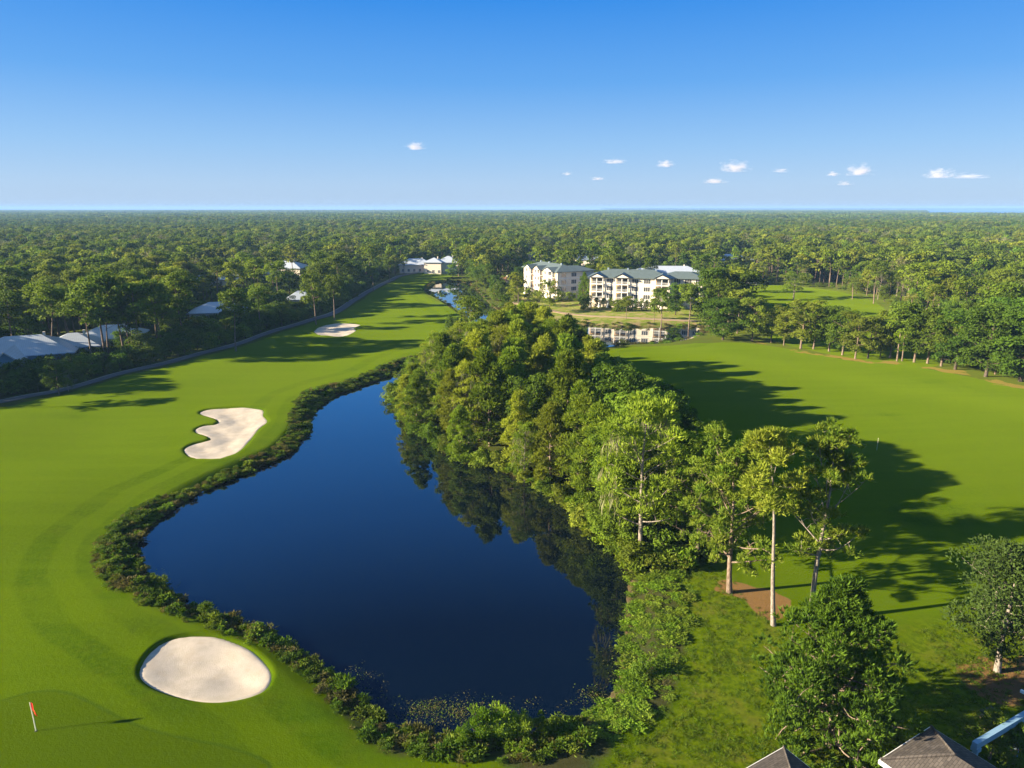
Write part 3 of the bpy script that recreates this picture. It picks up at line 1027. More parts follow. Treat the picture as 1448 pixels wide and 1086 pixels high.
def condo(name, label, loc, rz, L, D, wins, bays, ends=(), setback=None, extra=None):
    root = tag(empty(name, (loc[0], loc[1], 0), rz), label, "apartment block")
    w = MB().box(0, L, 0, D, 2.7, 10.7)
    if setback:
        sx, sy, sd = setback
        w.box(L + 0.003, L + sx, sy, sy + sd, -0.4, 10.5)
    if extra:
        w.box(extra[0], extra[1], extra[2], extra[3], -0.4, 10.4)
    w.obj("wall", M_WHITE, root)
    MB().box(0.4, L - 0.4, 1.7, D - 0.4, -0.5, 2.698).obj("ground_floor", M_WHITE, root)
    q = MB()
    for z in (2.62, 5.45, 8.1):
        q.box(-0.06, L + 0.06, -0.08, -0.003, z, z + 0.22).box(L + 0.003, L + 0.08, -0.08, D, z, z + 0.22)
    q.box(-0.1, L + 0.1, -0.14, -0.003, 10.35, 10.68)
    q.obj("string_course", M_TRIM, root)
    k = 0.35
    while k < L:
        c_ = MB().tube([(k, 0.35, -0.5), (k, 0.35, 0.25), (k, 0.35, 0.5), (k, 0.35, 1.9), (k, 0.35, 2.35), (k, 0.35, 2.72)], [0.62, 0.60, 0.36, 0.30, 0.42, 0.85], 8)
        c_.obj("column", M_TRIM, root)
        k += 3.05
    first = None
    for x in wins:
        for z in FLOORS:
            first = window(root, x, 0, z, 2.1, 1.45, 0, 3) if first is None else dup_window(first, root, x, 0, z) and first
    for y in ends:
        for z in FLOORS:
            dup_window(first, root, L, y, z, math.pi / 2)
    if setback:
        k = L + 2.0
        while k < L + setback[0] - 1:
            for z in FLOORS:
                dup_window(first, root, k, setback[1], z)
            k += 3.6
    for x0, x1 in bays:
        for z in FLOORS:
            balcony(root, x0, x1, z, 1.5)
    r = MB()
    hip(r, 0, L, 0, D, 10.72, 2.3, 0.8)
    if setback:
        hip(r, L - 4, L + sx, sy, sy + sd, 10.52, 1.9, 0.7)
    if extra:
        hip(r, extra[0], extra[1], extra[2] - 5, extra[3], 10.42, 1.7, 0.7)
    ro = r.obj("roof", M_GROOF, root)
    for x0, x1 in bays:
        g = MB()
        xm, hw = (x0 + x1) / 2, (x1 - x0) / 2 + 0.6
        g.add([(xm - hw, -2.1, 10.75), (xm + hw, -2.1, 10.75), (xm, -2.1, 12.2), (xm - hw, D * 0.3, 10.75), (xm + hw, D * 0.3, 10.75), (xm, D * 0.42, 12.2)],
              [(0, 2, 5, 3), (1, 4, 5, 2), (0, 3, 4, 1)])
        go = g.obj("gable_roof", M_GROOF, ro)
        MB().add([(xm - hw + 0.35, -1.8, 10.70), (xm + hw - 0.35, -1.8, 10.70), (xm, -1.8, 11.85), (xm - hw + 0.35, -1.5, 10.70), (xm + hw - 0.35, -1.5, 10.70), (xm, -1.5, 11.85)],
                 [(0, 1, 2), (3, 5, 4), (0, 3, 4, 1)]).obj("gable_wall", M_WHITE, ro)
    for x in (L * 0.2, L * 0.45, L * 0.8):
        MB().box(x - 0.3, x + 0.3, D * 0.45, D * 0.45 + 0.6, 11.5, 13.4).obj("roof_vent", M_BROOF, ro)
    return root


condo("apartment_block", "white four-level apartment block behind the narrow water, long front and two small gables", (27.2, 239.5), rad(-15), 27.5, 13.0,
      (7.0, 15.6, 19.6), ((0.3, 4.8), (9.0, 13.4), (22.3, 26.9)), (), (11.0, 4.2, 10.0))
condo("apartment_block", "white apartment block with its balconied side turned to the sun, beside the dark conifer", (4.9, 281.0), rad(-63.6), 27.0, 10.5,
      (2.6, 9.8, 17.6), ((4.4, 8.2), (11.6, 15.8), (19.4, 25.6)), (2.8, 7.2), None, (14.0, 23.5, 10.503, 18.5))

KEEP = []          # (x, y, radius): no tree trunks here
for (x, y, r_) in ((41, 242, 17), (58, 246, 15), (15, 272, 15), (22, 266, 12)):
    KEEP.append((x, y, r_))


def house(label, px, py, w, d, rz, roof, wall=None, hw=3.2, rise=2.6, wings=(), zr=4.6, cat="house", name="house", group=None, kind_gable=(False, False)):
    """house whose roof middle is seen at photo pixel (px, py)"""
    x, y = P(px, py, zr)
    wall = wall or M_WHITE
    z0 = gz(x, y) - 0.3
    root = tag(empty(name, (x, y, z0), rz), label, cat, group)
    MB().box(-w / 2, w / 2, -d / 2, d / 2, -0.5, hw).obj("wall", wall, root)
    r = MB()
    hip(r, -w / 2, w / 2, -d / 2, d / 2, hw + 0.02, rise, 0.6, kind_gable)
    ro = r.obj("roof", roof, root)
    MB().box(w * 0.2 - 0.25, w * 0.2 + 0.25, 0.2, 0.7, hw + rise * 0.5, hw + rise + 0.5).obj("chimney", M_WHITE, ro)
    first = None
    k = -w / 2 + 1.8
    while k < w / 2 - 1:
        first = window(root, k, -d / 2, 1.0, 1.1, 1.4, 0, 2) if first is None else (dup_window(first, root, k, -d / 2, 1.0) and first)
        k += 3.0
    for yy in (-d / 4, d / 4):
        dup_window(first, root, w / 2, yy, 1.0, math.pi / 2)
    for (wx, ww, wp) in wings:            # gabled wing standing out of the front
        y0, y1 = -d / 2 - wp, -d / 2 - 0.003
        wg = MB().box(wx - ww / 2, wx + ww / 2, y0, y1, -0.5, hw - 0.02)
        gr = ww * 0.42
        wg.add([(wx - ww / 2, y0 + 0.02, hw - 0.02), (wx + ww / 2, y0 + 0.02, hw - 0.02), (wx, y0 + 0.02, hw + gr - 0.25)], [(0, 1, 2)])
        wo = wg.obj("gable_wing", M_TEAL, root)
        g = MB()
        hh = ww / 2 + 0.55
        sl_ = gr / (ww / 2)
        for sgn in (-1, 1):
            xs = [(wx, hw + gr), (wx + sgn * hh, hw + gr - sl_ * hh)]
            vs = [(a, yy, zz + t) for t in (0, -0.2) for (a, zz) in xs for yy in (y0 - 0.6, 0)]
            g.add(vs, [(0, 1, 3, 2), (4, 6, 7, 5), (0, 2, 6, 4), (2, 3, 7, 6), (1, 5, 7, 3)])
        g.obj("gable_roof", M_WROOF, root)
        dup_window(first, wo, wx, y0, 0.9)
        t_ = MB()
        for sgn in (-1, 1):
            t_.add([(wx, y0 - 0.62, hw + gr + 0.05), (wx + sgn * hh, y0 - 0.62, hw + gr - sl_ * hh + 0.05), (wx + sgn * hh, y0 - 0.62, hw + gr - sl_ * hh - 0.3), (wx, y0 - 0.62, hw + gr - 0.3)], [(0, 1, 2, 3), (3, 2, 1, 0)])
        t_.obj("barge_board", M_TRIM, root)
    KEEP.append((x, y, max(w, d) * 0.5 + 2.0))
    return root


house("low pale metal roofed house with two blue-grey gabled wings beside the cart path", 34, 484, 20, 13, rad(24), M_WROOF, M_TEAL, 3.3, 3.4, ((-6.8, 5.4, 4.0), (-1.2, 4.8, 5.5)))
house("pale metal roofed house half hidden behind thin pine trunks, next after the gabled house", 104, 476, 11, 9, rad(22), M_WROOF)
house("pale metal roofed house farthest along the row from the gabled house", 158, 465, 14, 10, rad(20), M_WROOF)
house("white roofed house low among trees behind the lone thin pine", 308, 432, 15, 10, rad(15), M_WROOF)
house("pale roofed house deep in the woods, first of the line above the lone thin pine", 312, 388, 26, 12, rad(14), M_WROOF)
house("pale roofed house deep in the woods, second of the line", 352, 380, 22, 12, rad(10), M_WROOF)
house("white two-level house on the woods' slope beyond the middle of the fairway", 405, 374, 20, 13, rad(-8), M_WROOF, None, 5.0, 3.0, zr=6)
house("small white roofed cottage glimpsed through pines beside the upper fairway", 425, 415, 9, 7, rad(10), M_WROOF)
house("blue-white roofed house at the end of the fairway, with a low wide roof", 588, 369, 17, 10, rad(5), M_WROOF, None, 4.6, 3.0, zr=6)
house("white walled house at the end of the fairway, between two paler houses", 614, 368, 9, 9, rad(-6), M_WROOF, None, 6.4, 2.2, zr=7)
house("tall white house at the end of the fairway under a yellowish tree", 634, 366, 11, 10, rad(0), M_WROOF, None, 6.4, 3.0, zr=7.5)
house("grey metal roofed house behind the balconied apartment block", 778, 354, 26, 14, rad(-12), M_BROOF, None, 5.0, 3.4, zr=7)
house("blue-grey roofed house in the trees between the two apartment blocks", 834, 361, 16, 12, rad(-10), M_BROOF, None, 5.0, 3.0, zr=7)
house("long hall with a broad pale metal roof behind the long apartment block", 945, 380, 34, 18, rad(-4), M_WROOF, None, 6.0, 3.6, zr=8.2)
house("low hut with a terracotta roof by the russet bush", 712, 392, 8, 6, rad(-15), M_ORANGE, None, 2.6, 1.6, zr=3.4, cat="hut", name="hut")
house("pale blue roofed house far beyond the second lawn", 1036, 361, 20, 12, rad(8), M_WROOF, None, 5, 3, zr=7)
house("small pale house among the tall pines beside the yellow-leaved tree", 1352, 408, 10, 8, rad(20), M_WROOF, None, 3.2, 2.4)
house("white house behind the bare pale tree where the woods meet the big round oaks", 1452, 424, 14, 10, rad(20), M_WROOF, None, 4.2, 2.8)


# shingled roofs close below
def shingle_house(label, x, y, zt, w, d, rz, rise):
    root = tag(empty("shingled_house", (x, y, 0), rz), label, "house")
    he = zt - rise
    MB().box(-w / 2 + 0.5, w / 2 - 0.5, -d / 2 + 0.5, d / 2 - 0.5, -0.5, he - 0.24).obj("wall", M_WHITE, root)
    r = MB()
    hip(r, -w / 2, w / 2, -d / 2, d / 2, he, rise, 0.0)
    ro = r.obj("roof", M_SHINGLE, root)
    f = MB()
    for (x0, x1, y0, y1) in ((-w / 2 - 0.06, w / 2 + 0.06, -d / 2 - 0.06, -d / 2 - 0.003), (-w / 2 - 0.06, w / 2 + 0.06, d / 2 + 0.003, d / 2 + 0.06),
                             (-w / 2 - 0.06, -w / 2 - 0.003, -d / 2, d / 2), (w / 2 + 0.003, w / 2 + 0.06, -d / 2, d / 2)):
        f.box(x0, x1, y0, y1, he - 0.3, he - 0.04)
    f.obj("fascia", M_TRIM, root)
    c_ = MB()
    h = min(w, d) / 2
    for sx in (-1, 1):
        for sy in (-1, 1):
            tip = (0, sy * max(0, d / 2 - h), he + rise + 0.03) if d >= w else (sx * max(0, w / 2 - h), 0, he + rise + 0.03)
            c_.tube([(sx * w / 2, sy * d / 2, he + 0.03), tip], [0.09, 0.09], 5)
    c_.obj("ridge_cap", M_SHINGLE, ro)
    first = window(root, 0, -d / 2 + 0.5, 1.0, 1.2, 1.4, 0, 2)
    dup_window(first, root, -w / 2 + 0.5, 0, 1.0, -math.pi / 2)
    KEEP.append((x, y, max(w, d) * 0.6))
    return root


shingle_house("house with a broad brown shingled roof and white eave, close beside the blue beam", 25.15, 29.1, 5.15, 5.0, 9.2, rad(30), 1.15)
shingle_house("house with a small dark shingled roof peak below the bushy dark conifer", 15.75, 27.5, 5.15, 5.0, 9.2, rad(30), 1.15)

# painted beam of a pergola at the frame's corner
b = NB("blue_paint")
M_BLUEP = b.done(b.mix(b.noise(3, 3, 0.5, b.pos()), (0.17, 0.30, 0.42), (0.24, 0.38, 0.50)), 0.5, 0.4)
pa, pb = P(1378, 1052, 3.4), P(1452, 1008, 3.4)
ang = math.atan2(pb[1] - pa[1], pb[0] - pa[0])
ln = math.hypot(pb[0] - pa[0], pb[1] - pa[1])
pg = tag(empty("pergola", (pa[0], pa[1], 0), ang), "pale blue painted pergola beam on posts beside the brown shingled roof", "pergola")
MB().box(0, ln + 2.5, -0.15, 0.15, 3.1, 3.5).obj("beam", M_BLUEP, pg)
for t in (0.25, ln * 0.93, ln + 2.2):
    MB().box(t - 0.12, t + 0.12, -0.12, 0.12, -0.4, 3.098).box(t - 0.2, t + 0.2, -0.2, 0.2, 2.85, 3.095).obj("post", M_BLUEP, pg)
for t in (ln + 1.6,):
    MB().box(t - 0.08, t + 0.08, -1.2, 1.2, 3.503, 3.68).obj("rafter", M_TRIM, pg)
bx_ = P(1400, 1022, 0.8)
q = tag(empty("storage_bin", (bx_[0], bx_[1], gz(*bx_)), rad(20)), "low grey-brown storage bin with a sloping lid beside the blue beam", "bin")
MB().box(-0.5, 0.5, -0.4, 0.4, -0.1, 1.0).obj("body", M_TAN, q)
MB().add([(-0.56, -0.46, 1.0), (0.56, -0.46, 1.0), (0.56, 0.46, 1.25), (-0.56, 0.46, 1.25), (-0.56, -0.46, 1.06), (0.56, -0.46, 1.06), (0.56, 0.46, 1.31), (-0.56, 0.46, 1.31)],
         [(3, 2, 1, 0), (4, 5, 6, 7), (0, 1, 5, 4), (1, 2, 6, 5), (2, 3, 7, 6), (3, 0, 4, 7)]).obj("lid", M_DARK, q)

# ------------------------------------------------------------------ flag on the green, small posts on the range
M_RED = plain("red_cloth", (0.75, 0.03, 0.02), 0.7, 0.2, 0.1, 3)
M_POLE = plain("white_pole", (0.75, 0.72, 0.60), 0.5, 0.3, 0.05, 3)
x, y = P(51, 1033)
fl = tag(empty("golf_flag", (x, y, gz(x, y))), "red golf flag on a thin white stick standing on the green", "flag")
MB().tube([(0, 0, -0.15), (0, 0, 1.1), (-0.03, 0, 2.25)], [0.032, 0.03, 0.026], 6).obj("flagstick", M_POLE, fl)
V, F = [], []
for k in range(9):
    for m_ in range(7):
        u, v = k / 8, m_ / 6
        V.append((0.02 + 0.40 * u * (0.75 + 0.25 * v), 0.10 * math.sin(u * 5 + v * 1.5) * u - 0.12 * u, 2.22 - 0.62 * v - 0.34 * u * u + 0.05 * math.sin(u * 6)))
for k in range(8):
    for m_ in range(6):
        i = k * 7 + m_
        F.append((i, i + 1, i + 8, i + 7))
link("flag_cloth", mesh_np("flag_cloth", V, F, [M_RED], None, True), fl)
MB().tube([(0, 0, 0.0), (0, 0, 0.03)], [0.09, 0.09], 12).obj("cup", M_DARK, fl)
for n_, (px, py, lab) in enumerate(((1240, 633, "thin white marker pole standing out on the right lawn"), (-1, -1, ""))):
    if px < 0:
        continue
    x, y = P(px, py)
    o = tag(empty("marker_pole", (x, y, gz(x, y))), lab, "marker pole")
    MB().tube([(0, 0, -0.2), (0, 0, 1.8)], [0.018, 0.014], 6).obj("pole", M_POLE, o)
    MB().tube([(0, 0, 1.8), (0, 0, 1.88)], [0.03, 0.014], 6).obj("cap", M_TRIM, o)
# white rail by the second lawn
x, y = P(1032, 403)
fe = tag(empty("rail_fence", (x, y, 0), rad(2)), "low white rail fence at the far edge of the second lawn", "fence")
MB().box(0, 12, -0.05, 0.05, 1.5, 1.75).box(0, 12, -0.05, 0.05, 0.8, 1.0).obj("rail", M_TRIM, fe)
for k in range(5):
    MB().box(k * 3 - 0.1 + 0.02, k * 3 + 0.1, -0.1, 0.1, -0.4, 1.95).obj("post", M_TRIM, fe)

# ------------------------------------------------------------------ named single trees
T, PT = "tree", "pine tree"
plant_px("tallpine", 1093, 888, 606, "tall pine with a long bare pale trunk, standing alone in front of the pond-side group", PT, None, "pine_tree", 0, rot=0.0, lean=(0, -0.10))
plant_px("tallpine", 1146, 880, 600, "tall spreading pine with pale curving limbs, rising behind the bushy dark conifer", PT, None, "pine_tree", 1, rot=0.0, lean=(0, 0.0))
plant_px("tallpine", 1031, 840, 607, "broad leaning pine with a thick brown trunk in a russet straw bed", PT, None, "pine_tree", 2, rot=0.0, lean=(0, -0.07))
plant_px("tallpine", 985, 792, 600, "low branching bright green pine between the mossy tree and the brown-trunked pine", PT, None, "pine_tree", 2, rot=3.9)
plant_px("mossy", 905, 785, 556, "grey mossy tree with drooping dead twigs at the corner of the pond", T, None, "mossy_tree", 0)
plant_px("skirted", 1172, 1056, 822, "big bushy dark conifer skirted to the ground above the shingled roofs", PT, None, "conifer", 0, wide=1.0)
plant_px("magnolia", 1409, 953, 772, "round glossy-leaved tree with a short pale trunk, in front of the right lawn", T, None, "magnolia_tree", 0)
plant_px("tallpine", 1478, 905, 742, "pine at the frame's edge behind the round glossy-leaved tree", PT, None, "pine_tree", 2, rot=0.3)
plant_px("youngpine", 1398, 1078, 1012, "young pine bush pressed against the brown shingled roof", PT, None, "young_pine", 0, wide=1.3)
plant_px("youngpine", 1432, 1086, 1030, "young pine bush under the pale blue beam", PT, None, "young_pine", 0, wide=1.2)
# row of trees along the right lawn
plant_px("pointdark", 1022, 482, 424, "big dense dark oak nearest the narrow water, at the head of the lawn-side row", T, None, "oak_tree", 0, wide=1.5)
plant_px("rowtree", 1063, 484, 422, "olive-brown round tree beside the big dark oak", T, None, "oak_tree", 1)
plant_px("rowtree", 1132, 493, 424, "wide flat-topped tree, the broadest of the lawn-side row", T, None, "oak_tree", 0, wide=1.25)
plant_px("rowtree", 1108, 489, 432, "slim tree tucked against the broadest tree of the lawn-side row", T, None, "oak_tree", 2, wide=0.8)
plant_px("rowtree", 1172, 496, 431, "medium round tree right after the broadest tree of the lawn-side row", T, None, "oak_tree", 1)
plant_px("rowtree", 1209, 508, 442, "small dark tree with a clear straight trunk in the lawn-side row", T, None, "oak_tree", 2)
plant_px("rowtree", 1244, 505, 470, "lowest tree of the lawn-side row, on a patch of straw", T, None, "oak_tree", 0, wide=1.2)
plant_px("pine", 1268, 512, 428, "twin-trunked tall tree in the lawn-side row, its nearer trunk", PT, None, "pine_tree", 1)
plant_px("pine", 1275, 512, 434, "twin-trunked tall tree in the lawn-side row, its farther trunk", PT, None, "pine_tree", 2)
plant_px("rowtree", 1311, 516, 436, "dark leaning tree by the small bunker, last before the big round oaks", T, None, "oak_tree", 1)
plant_px("pointdark", 1350, 525, 440, "big round oak skirted to the ground, first of the clump ending the lawn-side row", T, None, "oak_tree", 1, wide=1.2)
plant_px("pointdark", 1393, 535, 437, "big round oak skirted to the ground, middle of the clump ending the lawn-side row", T, None, "oak_tree", 2, wide=1.25)
plant_px("pointdark", 1442, 541, 437, "big round oak skirted to the ground, last of the clump ending the lawn-side row", T, None, "oak_tree", 0, wide=1.3)
plant_px("pointdark", 1425, 520, 420, "tall round oak standing behind the clump that ends the lawn-side row", T, None, "oak_tree", 1, wide=1.2)
plant_px("gold", 1122, 423, 383, "lone bright yellow-green tree on the second lawn", T, None, "golden_tree", 0, wide=1.25)
plant_px("bare", 1436, 488, 392, "bare pale-limbed tree in front of the white house", T, None, "bare_tree", 0)
plant_px("bare", 203, 412, 366, "bare pinkish grey tree standing up among the green pines of the left woods", T, None, "bare_tree", 1)
for k, (px, py, top, v) in enumerate(((1090, 487, 434, 2), (1150, 495, 432, 0), (1191, 504, 438, 1), (1227, 509, 446, 2), (1258, 509, 440, 0), (1292, 516, 440, 1), (1330, 522, 446, 2))):
    plant_px("rowtree", px, py - 2, top, "leafy tree filling in between the larger trees of the lawn-side row", T, "filling trees of the lawn-side row", "oak_tree", v, wide=1.1)
for k, (px, py, top, kd) in enumerate(((578, 384, 362, "oak"), (590, 383, 366, "oak"), (604, 382, 364, "oak"), (617, 382, 366, "oak"), (629, 382, 362, "pine"), (641, 383, 366, "oak"), (599, 381, 354, "pine"))):
    plant_px(kd, px, py, top, "tree standing before the white houses at the end of the fairway", T if kd == "oak" else PT, "trees before the white houses at the fairway's end", "oak_tree" if kd == "oak" else "pine_tree")
# trees about the apartment blocks
plant_px("pine", 935, 460, 400, "broad pine in front of the long apartment block's right half", PT, None, "pine_tree", 0, wide=1.15)
plant_px("pine", 925, 456, 422, "slim low pine beside the broad one, before the long apartment block", PT, None, "pine_tree", 3)
plant_px("pine", 974, 462, 388, "tall pale-trunked pine on the bank at the end of the long apartment block", PT, None, "pine_tree", 4)
plant_px("pine", 885, 453, 420, "thin young pine on the bank before the middle of the long apartment block", PT, None, "pine_tree", 5)
plant_px("rowtree", 777, 441, 397, "round tree in front of the balconied apartment block's corner", T, None, "oak_tree", 0)
plant_px("pine", 733, 440, 386, "dark pine on the bank left of the balconied apartment block", PT, None, "pine_tree", 1)
plant_px("skirted", 825, 430, 386, "dark conifer filling the gap between the two apartment blocks", PT, None, "conifer", 0, wide=0.6)
plant_px("pointdark", 955, 446, 402, "dark rounded oak hiding the long apartment block's right end", T, None, "oak_tree", 1)
plant_px("pointdark", 1003, 462, 378, "big dark oak rising between the long apartment block and the second lawn", T, None, "oak_tree", 2)
plant_px("pointdark", 1022, 448, 384, "tall dark oak behind the head of the lawn-side row", T, None, "oak_tree", 0)
plant_px("pine", 1010, 468, 395, "slender pine in front of the big dark oak by the narrow water", PT, None, "pine_tree", 2)
for k, (px, py, top) in enumerate(((834, 437, 417), (843, 438, 420), (853, 438, 421), (863, 438, 421), (899, 440, 424), (907, 441, 424), (914, 441, 426))):
    plant_px("topiary", px, py, top, "clipped dark column shrub between white columns of the long apartment block", "shrub", "column shrubs along the long apartment block", "column_shrub")
for k, (px, py, top) in enumerate(((872, 441, 424), (880, 442, 424), (889, 442, 425))):
    plant_px("bush", px, py, top, "broad clipped green shrub before the middle of the long apartment block", "shrub", "broad shrubs before the long apartment block", "shrub", wide=1.2)
for k, (px, py, top) in enumerate(((826, 438, 420), (792, 427, 413), (802, 427, 414), (811, 427, 414), (758, 428, 410), (747, 424, 406))):
    plant_px("bush", px, py, top, "rounded dark shrub at the foot of the balconied apartment block", "shrub", "shrubs round the balconied apartment block", "shrub")
plant_px("russet", 708, 424, 402, "russet-leaved bush at the end of the pale water channel", "shrub", None, "shrub", 0, wide=1.2)
# left edge by the path
plant_px("rowtree", 84, 557, 508, "small twin-trunked olive tree on the grass side of the cart path", T, None, "oak_tree", 1, wide=0.95)
plant_px("silver", 97, 552, 529, "little silver-leaved tree beside the cart path", T, None, "silver_tree", 0)
plant_px("pine", 334, 497, 408, "lone thin pine on the lawn side of the cart path", PT, None, "pine_tree", 3)
plant_px("pine", 447, 458, 384, "tall straight pine just behind the small far bunker", PT, None, "pine_tree", 0)
plant_px("pine", 473, 450, 388, "tall straight pine beside the cart path, behind the small far bunker's right end", PT, None, "pine_tree", 1)
plant_px("pine", 528, 413, 377, "tall pine where the cart path rounds the upper fairway", PT, None, "pine_tree", 4)
plant_px("pine", 551, 398, 366, "tall pine at the far turn of the cart path", PT, None, "pine_tree", 5)
plant_px("palm", 77, 533, 498, "short palm between the gabled house and the cart path", "palm tree", None, "palm_tree", 0)
plant_px("palm", 102, 530, 496, "yellowish palm next to the short palm by the cart path", "palm tree", None, "palm_tree", 1)
for k, (px, py, top) in enumerate(((1235, 430, 395), (1205, 424, 398), (1288, 452, 412), (1300, 446, 408))):
    plant_px("palm", px, py, top, "palm at the wood's edge beyond the second lawn", "palm tree", "palms at the wood's edge beyond the second lawn", "palm_tree")

for (hx, hy, hn, ang) in ((34, 484, 20, 24), (104, 476, 13, 22), (160, 467, 17, 20), (308, 432, 15, 15), (425, 415, 9, 10)):
    x0, y0 = P(hx, hy, 4.6)
    ca, sa = math.cos(rad(ang)), math.sin(rad(ang))
    n_ = int(hn / 1.9)
    for k in range(n_):
        lx, ly = -hn / 2 + hn * (k + 0.5) / n_ + R_.uniform(-0.5, 0.5), -(9.5 if hx > 100 else 14.0 if k < n_ * 0.6 else 10.0) - R_.uniform(0, 2.5)
        plant("bush", x0 + lx * ca - ly * sa, y0 + lx * sa + ly * ca, R_.uniform(2.4, 3.8), "leafy shrub screening the front of a pale metal roofed house by the cart path", "shrub", "shrubs before the pale roofed houses", "shrub", wide=1.15)
for (px, py, top, v) in ((75, 508, 402, 2), (150, 506, 384, 0), (176, 503, 388, 4), (130, 515, 396, 3), (22, 500, 410, 1), (200, 505, 398, 5), (232, 500, 392, 0), (262, 492, 384, 2)):
    plant_px("pine", px, py, top, "tall thin pine standing among the pale roofed houses by the cart path", PT, "pines among the pale roofed houses", "pine_tree", v, lean=(0, R_.uniform(-0.09, 0.03)))
# dense brush wall along the woods' side of the cart path
tp = np.gradient(PATH, axis=0)
tp /= np.linalg.norm(tp, axis=1)[:, None]
seg_ = np.concatenate([[0], np.cumsum(np.linalg.norm(np.diff(PATH, axis=0), axis=1))])
s_ = 0.0
while s_ < seg_[-1]:
    for row, (off, h0, h1) in enumerate(((3.6, 2.6, 4.6), (6.6, 4.2, 7.6))):
        q = s_ + R_.uniform(-0.9, 0.9)
        cxy = [np.interp(q, seg_, PATH[:, k]) for k in (0, 1)]
        txy = [np.interp(q, seg_, tp[:, k]) for k in (0, 1)]
        o_ = off + R_.uniform(-0.7, 0.9)
        x, y = cxy[0] - txy[1] * o_, cxy[1] + txy[0] * o_
        px = project(x, y, 0)[0]
        if not (-40 < px < 545) or 60 < px < 112 and row == 0 or y > 300:
            continue
        H = R_.uniform(h0, h1) * (0.8 if px < 190 else 1.0)
        if R_.random() < (0.62 if row == 0 else 0.3):
            plant("bush", x, y, min(H, 4.6), "leafy shrub in the thicket bordering the cart path", "shrub", "thicket shrubs bordering the cart path", "shrub", wide=1.25)
        else:
            plant("oak" if R_.random() < 0.7 else "rowtree", x, y, H, "low leafy tree in the thicket bordering the cart path", T, "low trees of the thicket bordering the cart path", "oak_tree", wide=R_.uniform(1.0, 1.25))
    s_ += 3.3
# the wooded point in the pond
rng = np.random.default_rng(77)
pts = []
tries = 0
while len(pts) < 92 and tries < 14000:
    tries += 1
    lo, hi = PENIN.min(0), PENIN.max(0)
    p = lo + (hi - lo) * rng.random(2)
    if sdf(PENIN, p[:1], p[1:])[0] < 0.1 or ground_z(p[:1], p[1:])[0] < WL + 0.1 and sdf(POND, p[:1], p[1:])[0] > 1.5:
        continue
    if math.hypot(p[0] - P(905, 785)[0], p[1] - P(905, 785)[1]) < 4:
        continue
    if all((p[0] - a) ** 2 + (p[1] - c) ** 2 > 2.75 ** 2 for a, c, _, _ in pts):
        pts.append((p[0], p[1], sdf(PENIN, p[:1], p[1:])[0], rng.random()))
for (x, y, din, u) in pts:
    px, py = project(x, y, 0)
    H = 8.0 + 6.5 * min(1, din / 7) + 2.5 * (u - 0.5)
    lim = np.interp(px, [560, 600, 640, 680, 720, 780, 820, 860, 900, 940, 970], [545, 492, 466, 452, 428, 428, 462, 492, 508, 545, 580])
    while H > 3 and project(x, y, H)[1] < lim:
        H -= 0.25
    if px > 850 and y < 118:
        plant("pointdark", x, y, H * 0.92, "dense dark green broadleaf tree on the lawn side of the wooded point", T, "dark trees of the wooded point", "oak_tree")
    elif u < 0.16:
        plant("mossy", x, y, H + 1.0, "pale-limbed tree hung with grey moss inside the wooded point", T, "mossy trees of the wooded point", "mossy_tree", wide=0.9)
    elif u < 0.24:
        plant("pointdark", x, y, H * 0.85, "darker leafy tree mixed among the yellow-green trees of the wooded point", T, "leafy trees of the wooded point", "oak_tree")
    else:
        plant("point", x, y, H, "yellow-green needled tree clothed to the waterline on the wooded point", PT, "needled trees of the wooded point", "waterside_pine", wide=1.0)
for k, (px, py, top) in enumerate(((700, 536, 462), (722, 541, 452), (741, 545, 449), (762, 540, 446), (783, 548, 455), (806, 560, 478))):
    plant_px("bare", px, py, top, "bare grey tree with pale upright trunk among the green crowns of the wooded point", T, "bare grey trees of the wooded point", "bare_tree", k % 2, wide=0.85)
# skirt of shrubs round the point
per = POND
ncount = 0
for k in range(0, len(PENIN), 2):
    x, y = PENIN[k] + rng.normal(size=2) * 0.5
    if sdf(POND, np.array([x]), np.array([y]))[0] > 1.0:
        continue
    plant("bush", x, y, rng.uniform(1.8, 3.6), "leafy shrub at the foot of the wooded point's trees", "shrub", "shrubs skirting the wooded point", "shrub", wide=1.1)
# far bank of the channel: rounded trees leaning over the water
for (px, py, top, kd) in ((684, 402, 372, "oak"), (694, 410, 378, "oak"), (703, 418, 388, "oak"), (712, 427, 396, "oak"), (690, 396, 366, "pine"), (672, 397, 381, "bush"), (728, 434, 402, "rowtree"), (716, 438, 416, "bush")):
    plant_px(kd, px, py, top, "rounded tree leaning over the narrow channel beyond the wooded point" if kd != "bush" else "low shrub on the bank of the narrow channel",
             T if kd != "bush" else "shrub", "trees along the far bank of the channel" if kd != "bush" else "shrubs along the far bank of the channel", {"oak": "oak_tree", "pine": "pine_tree", "bush": "shrub", "rowtree": "oak_tree"}[kd])

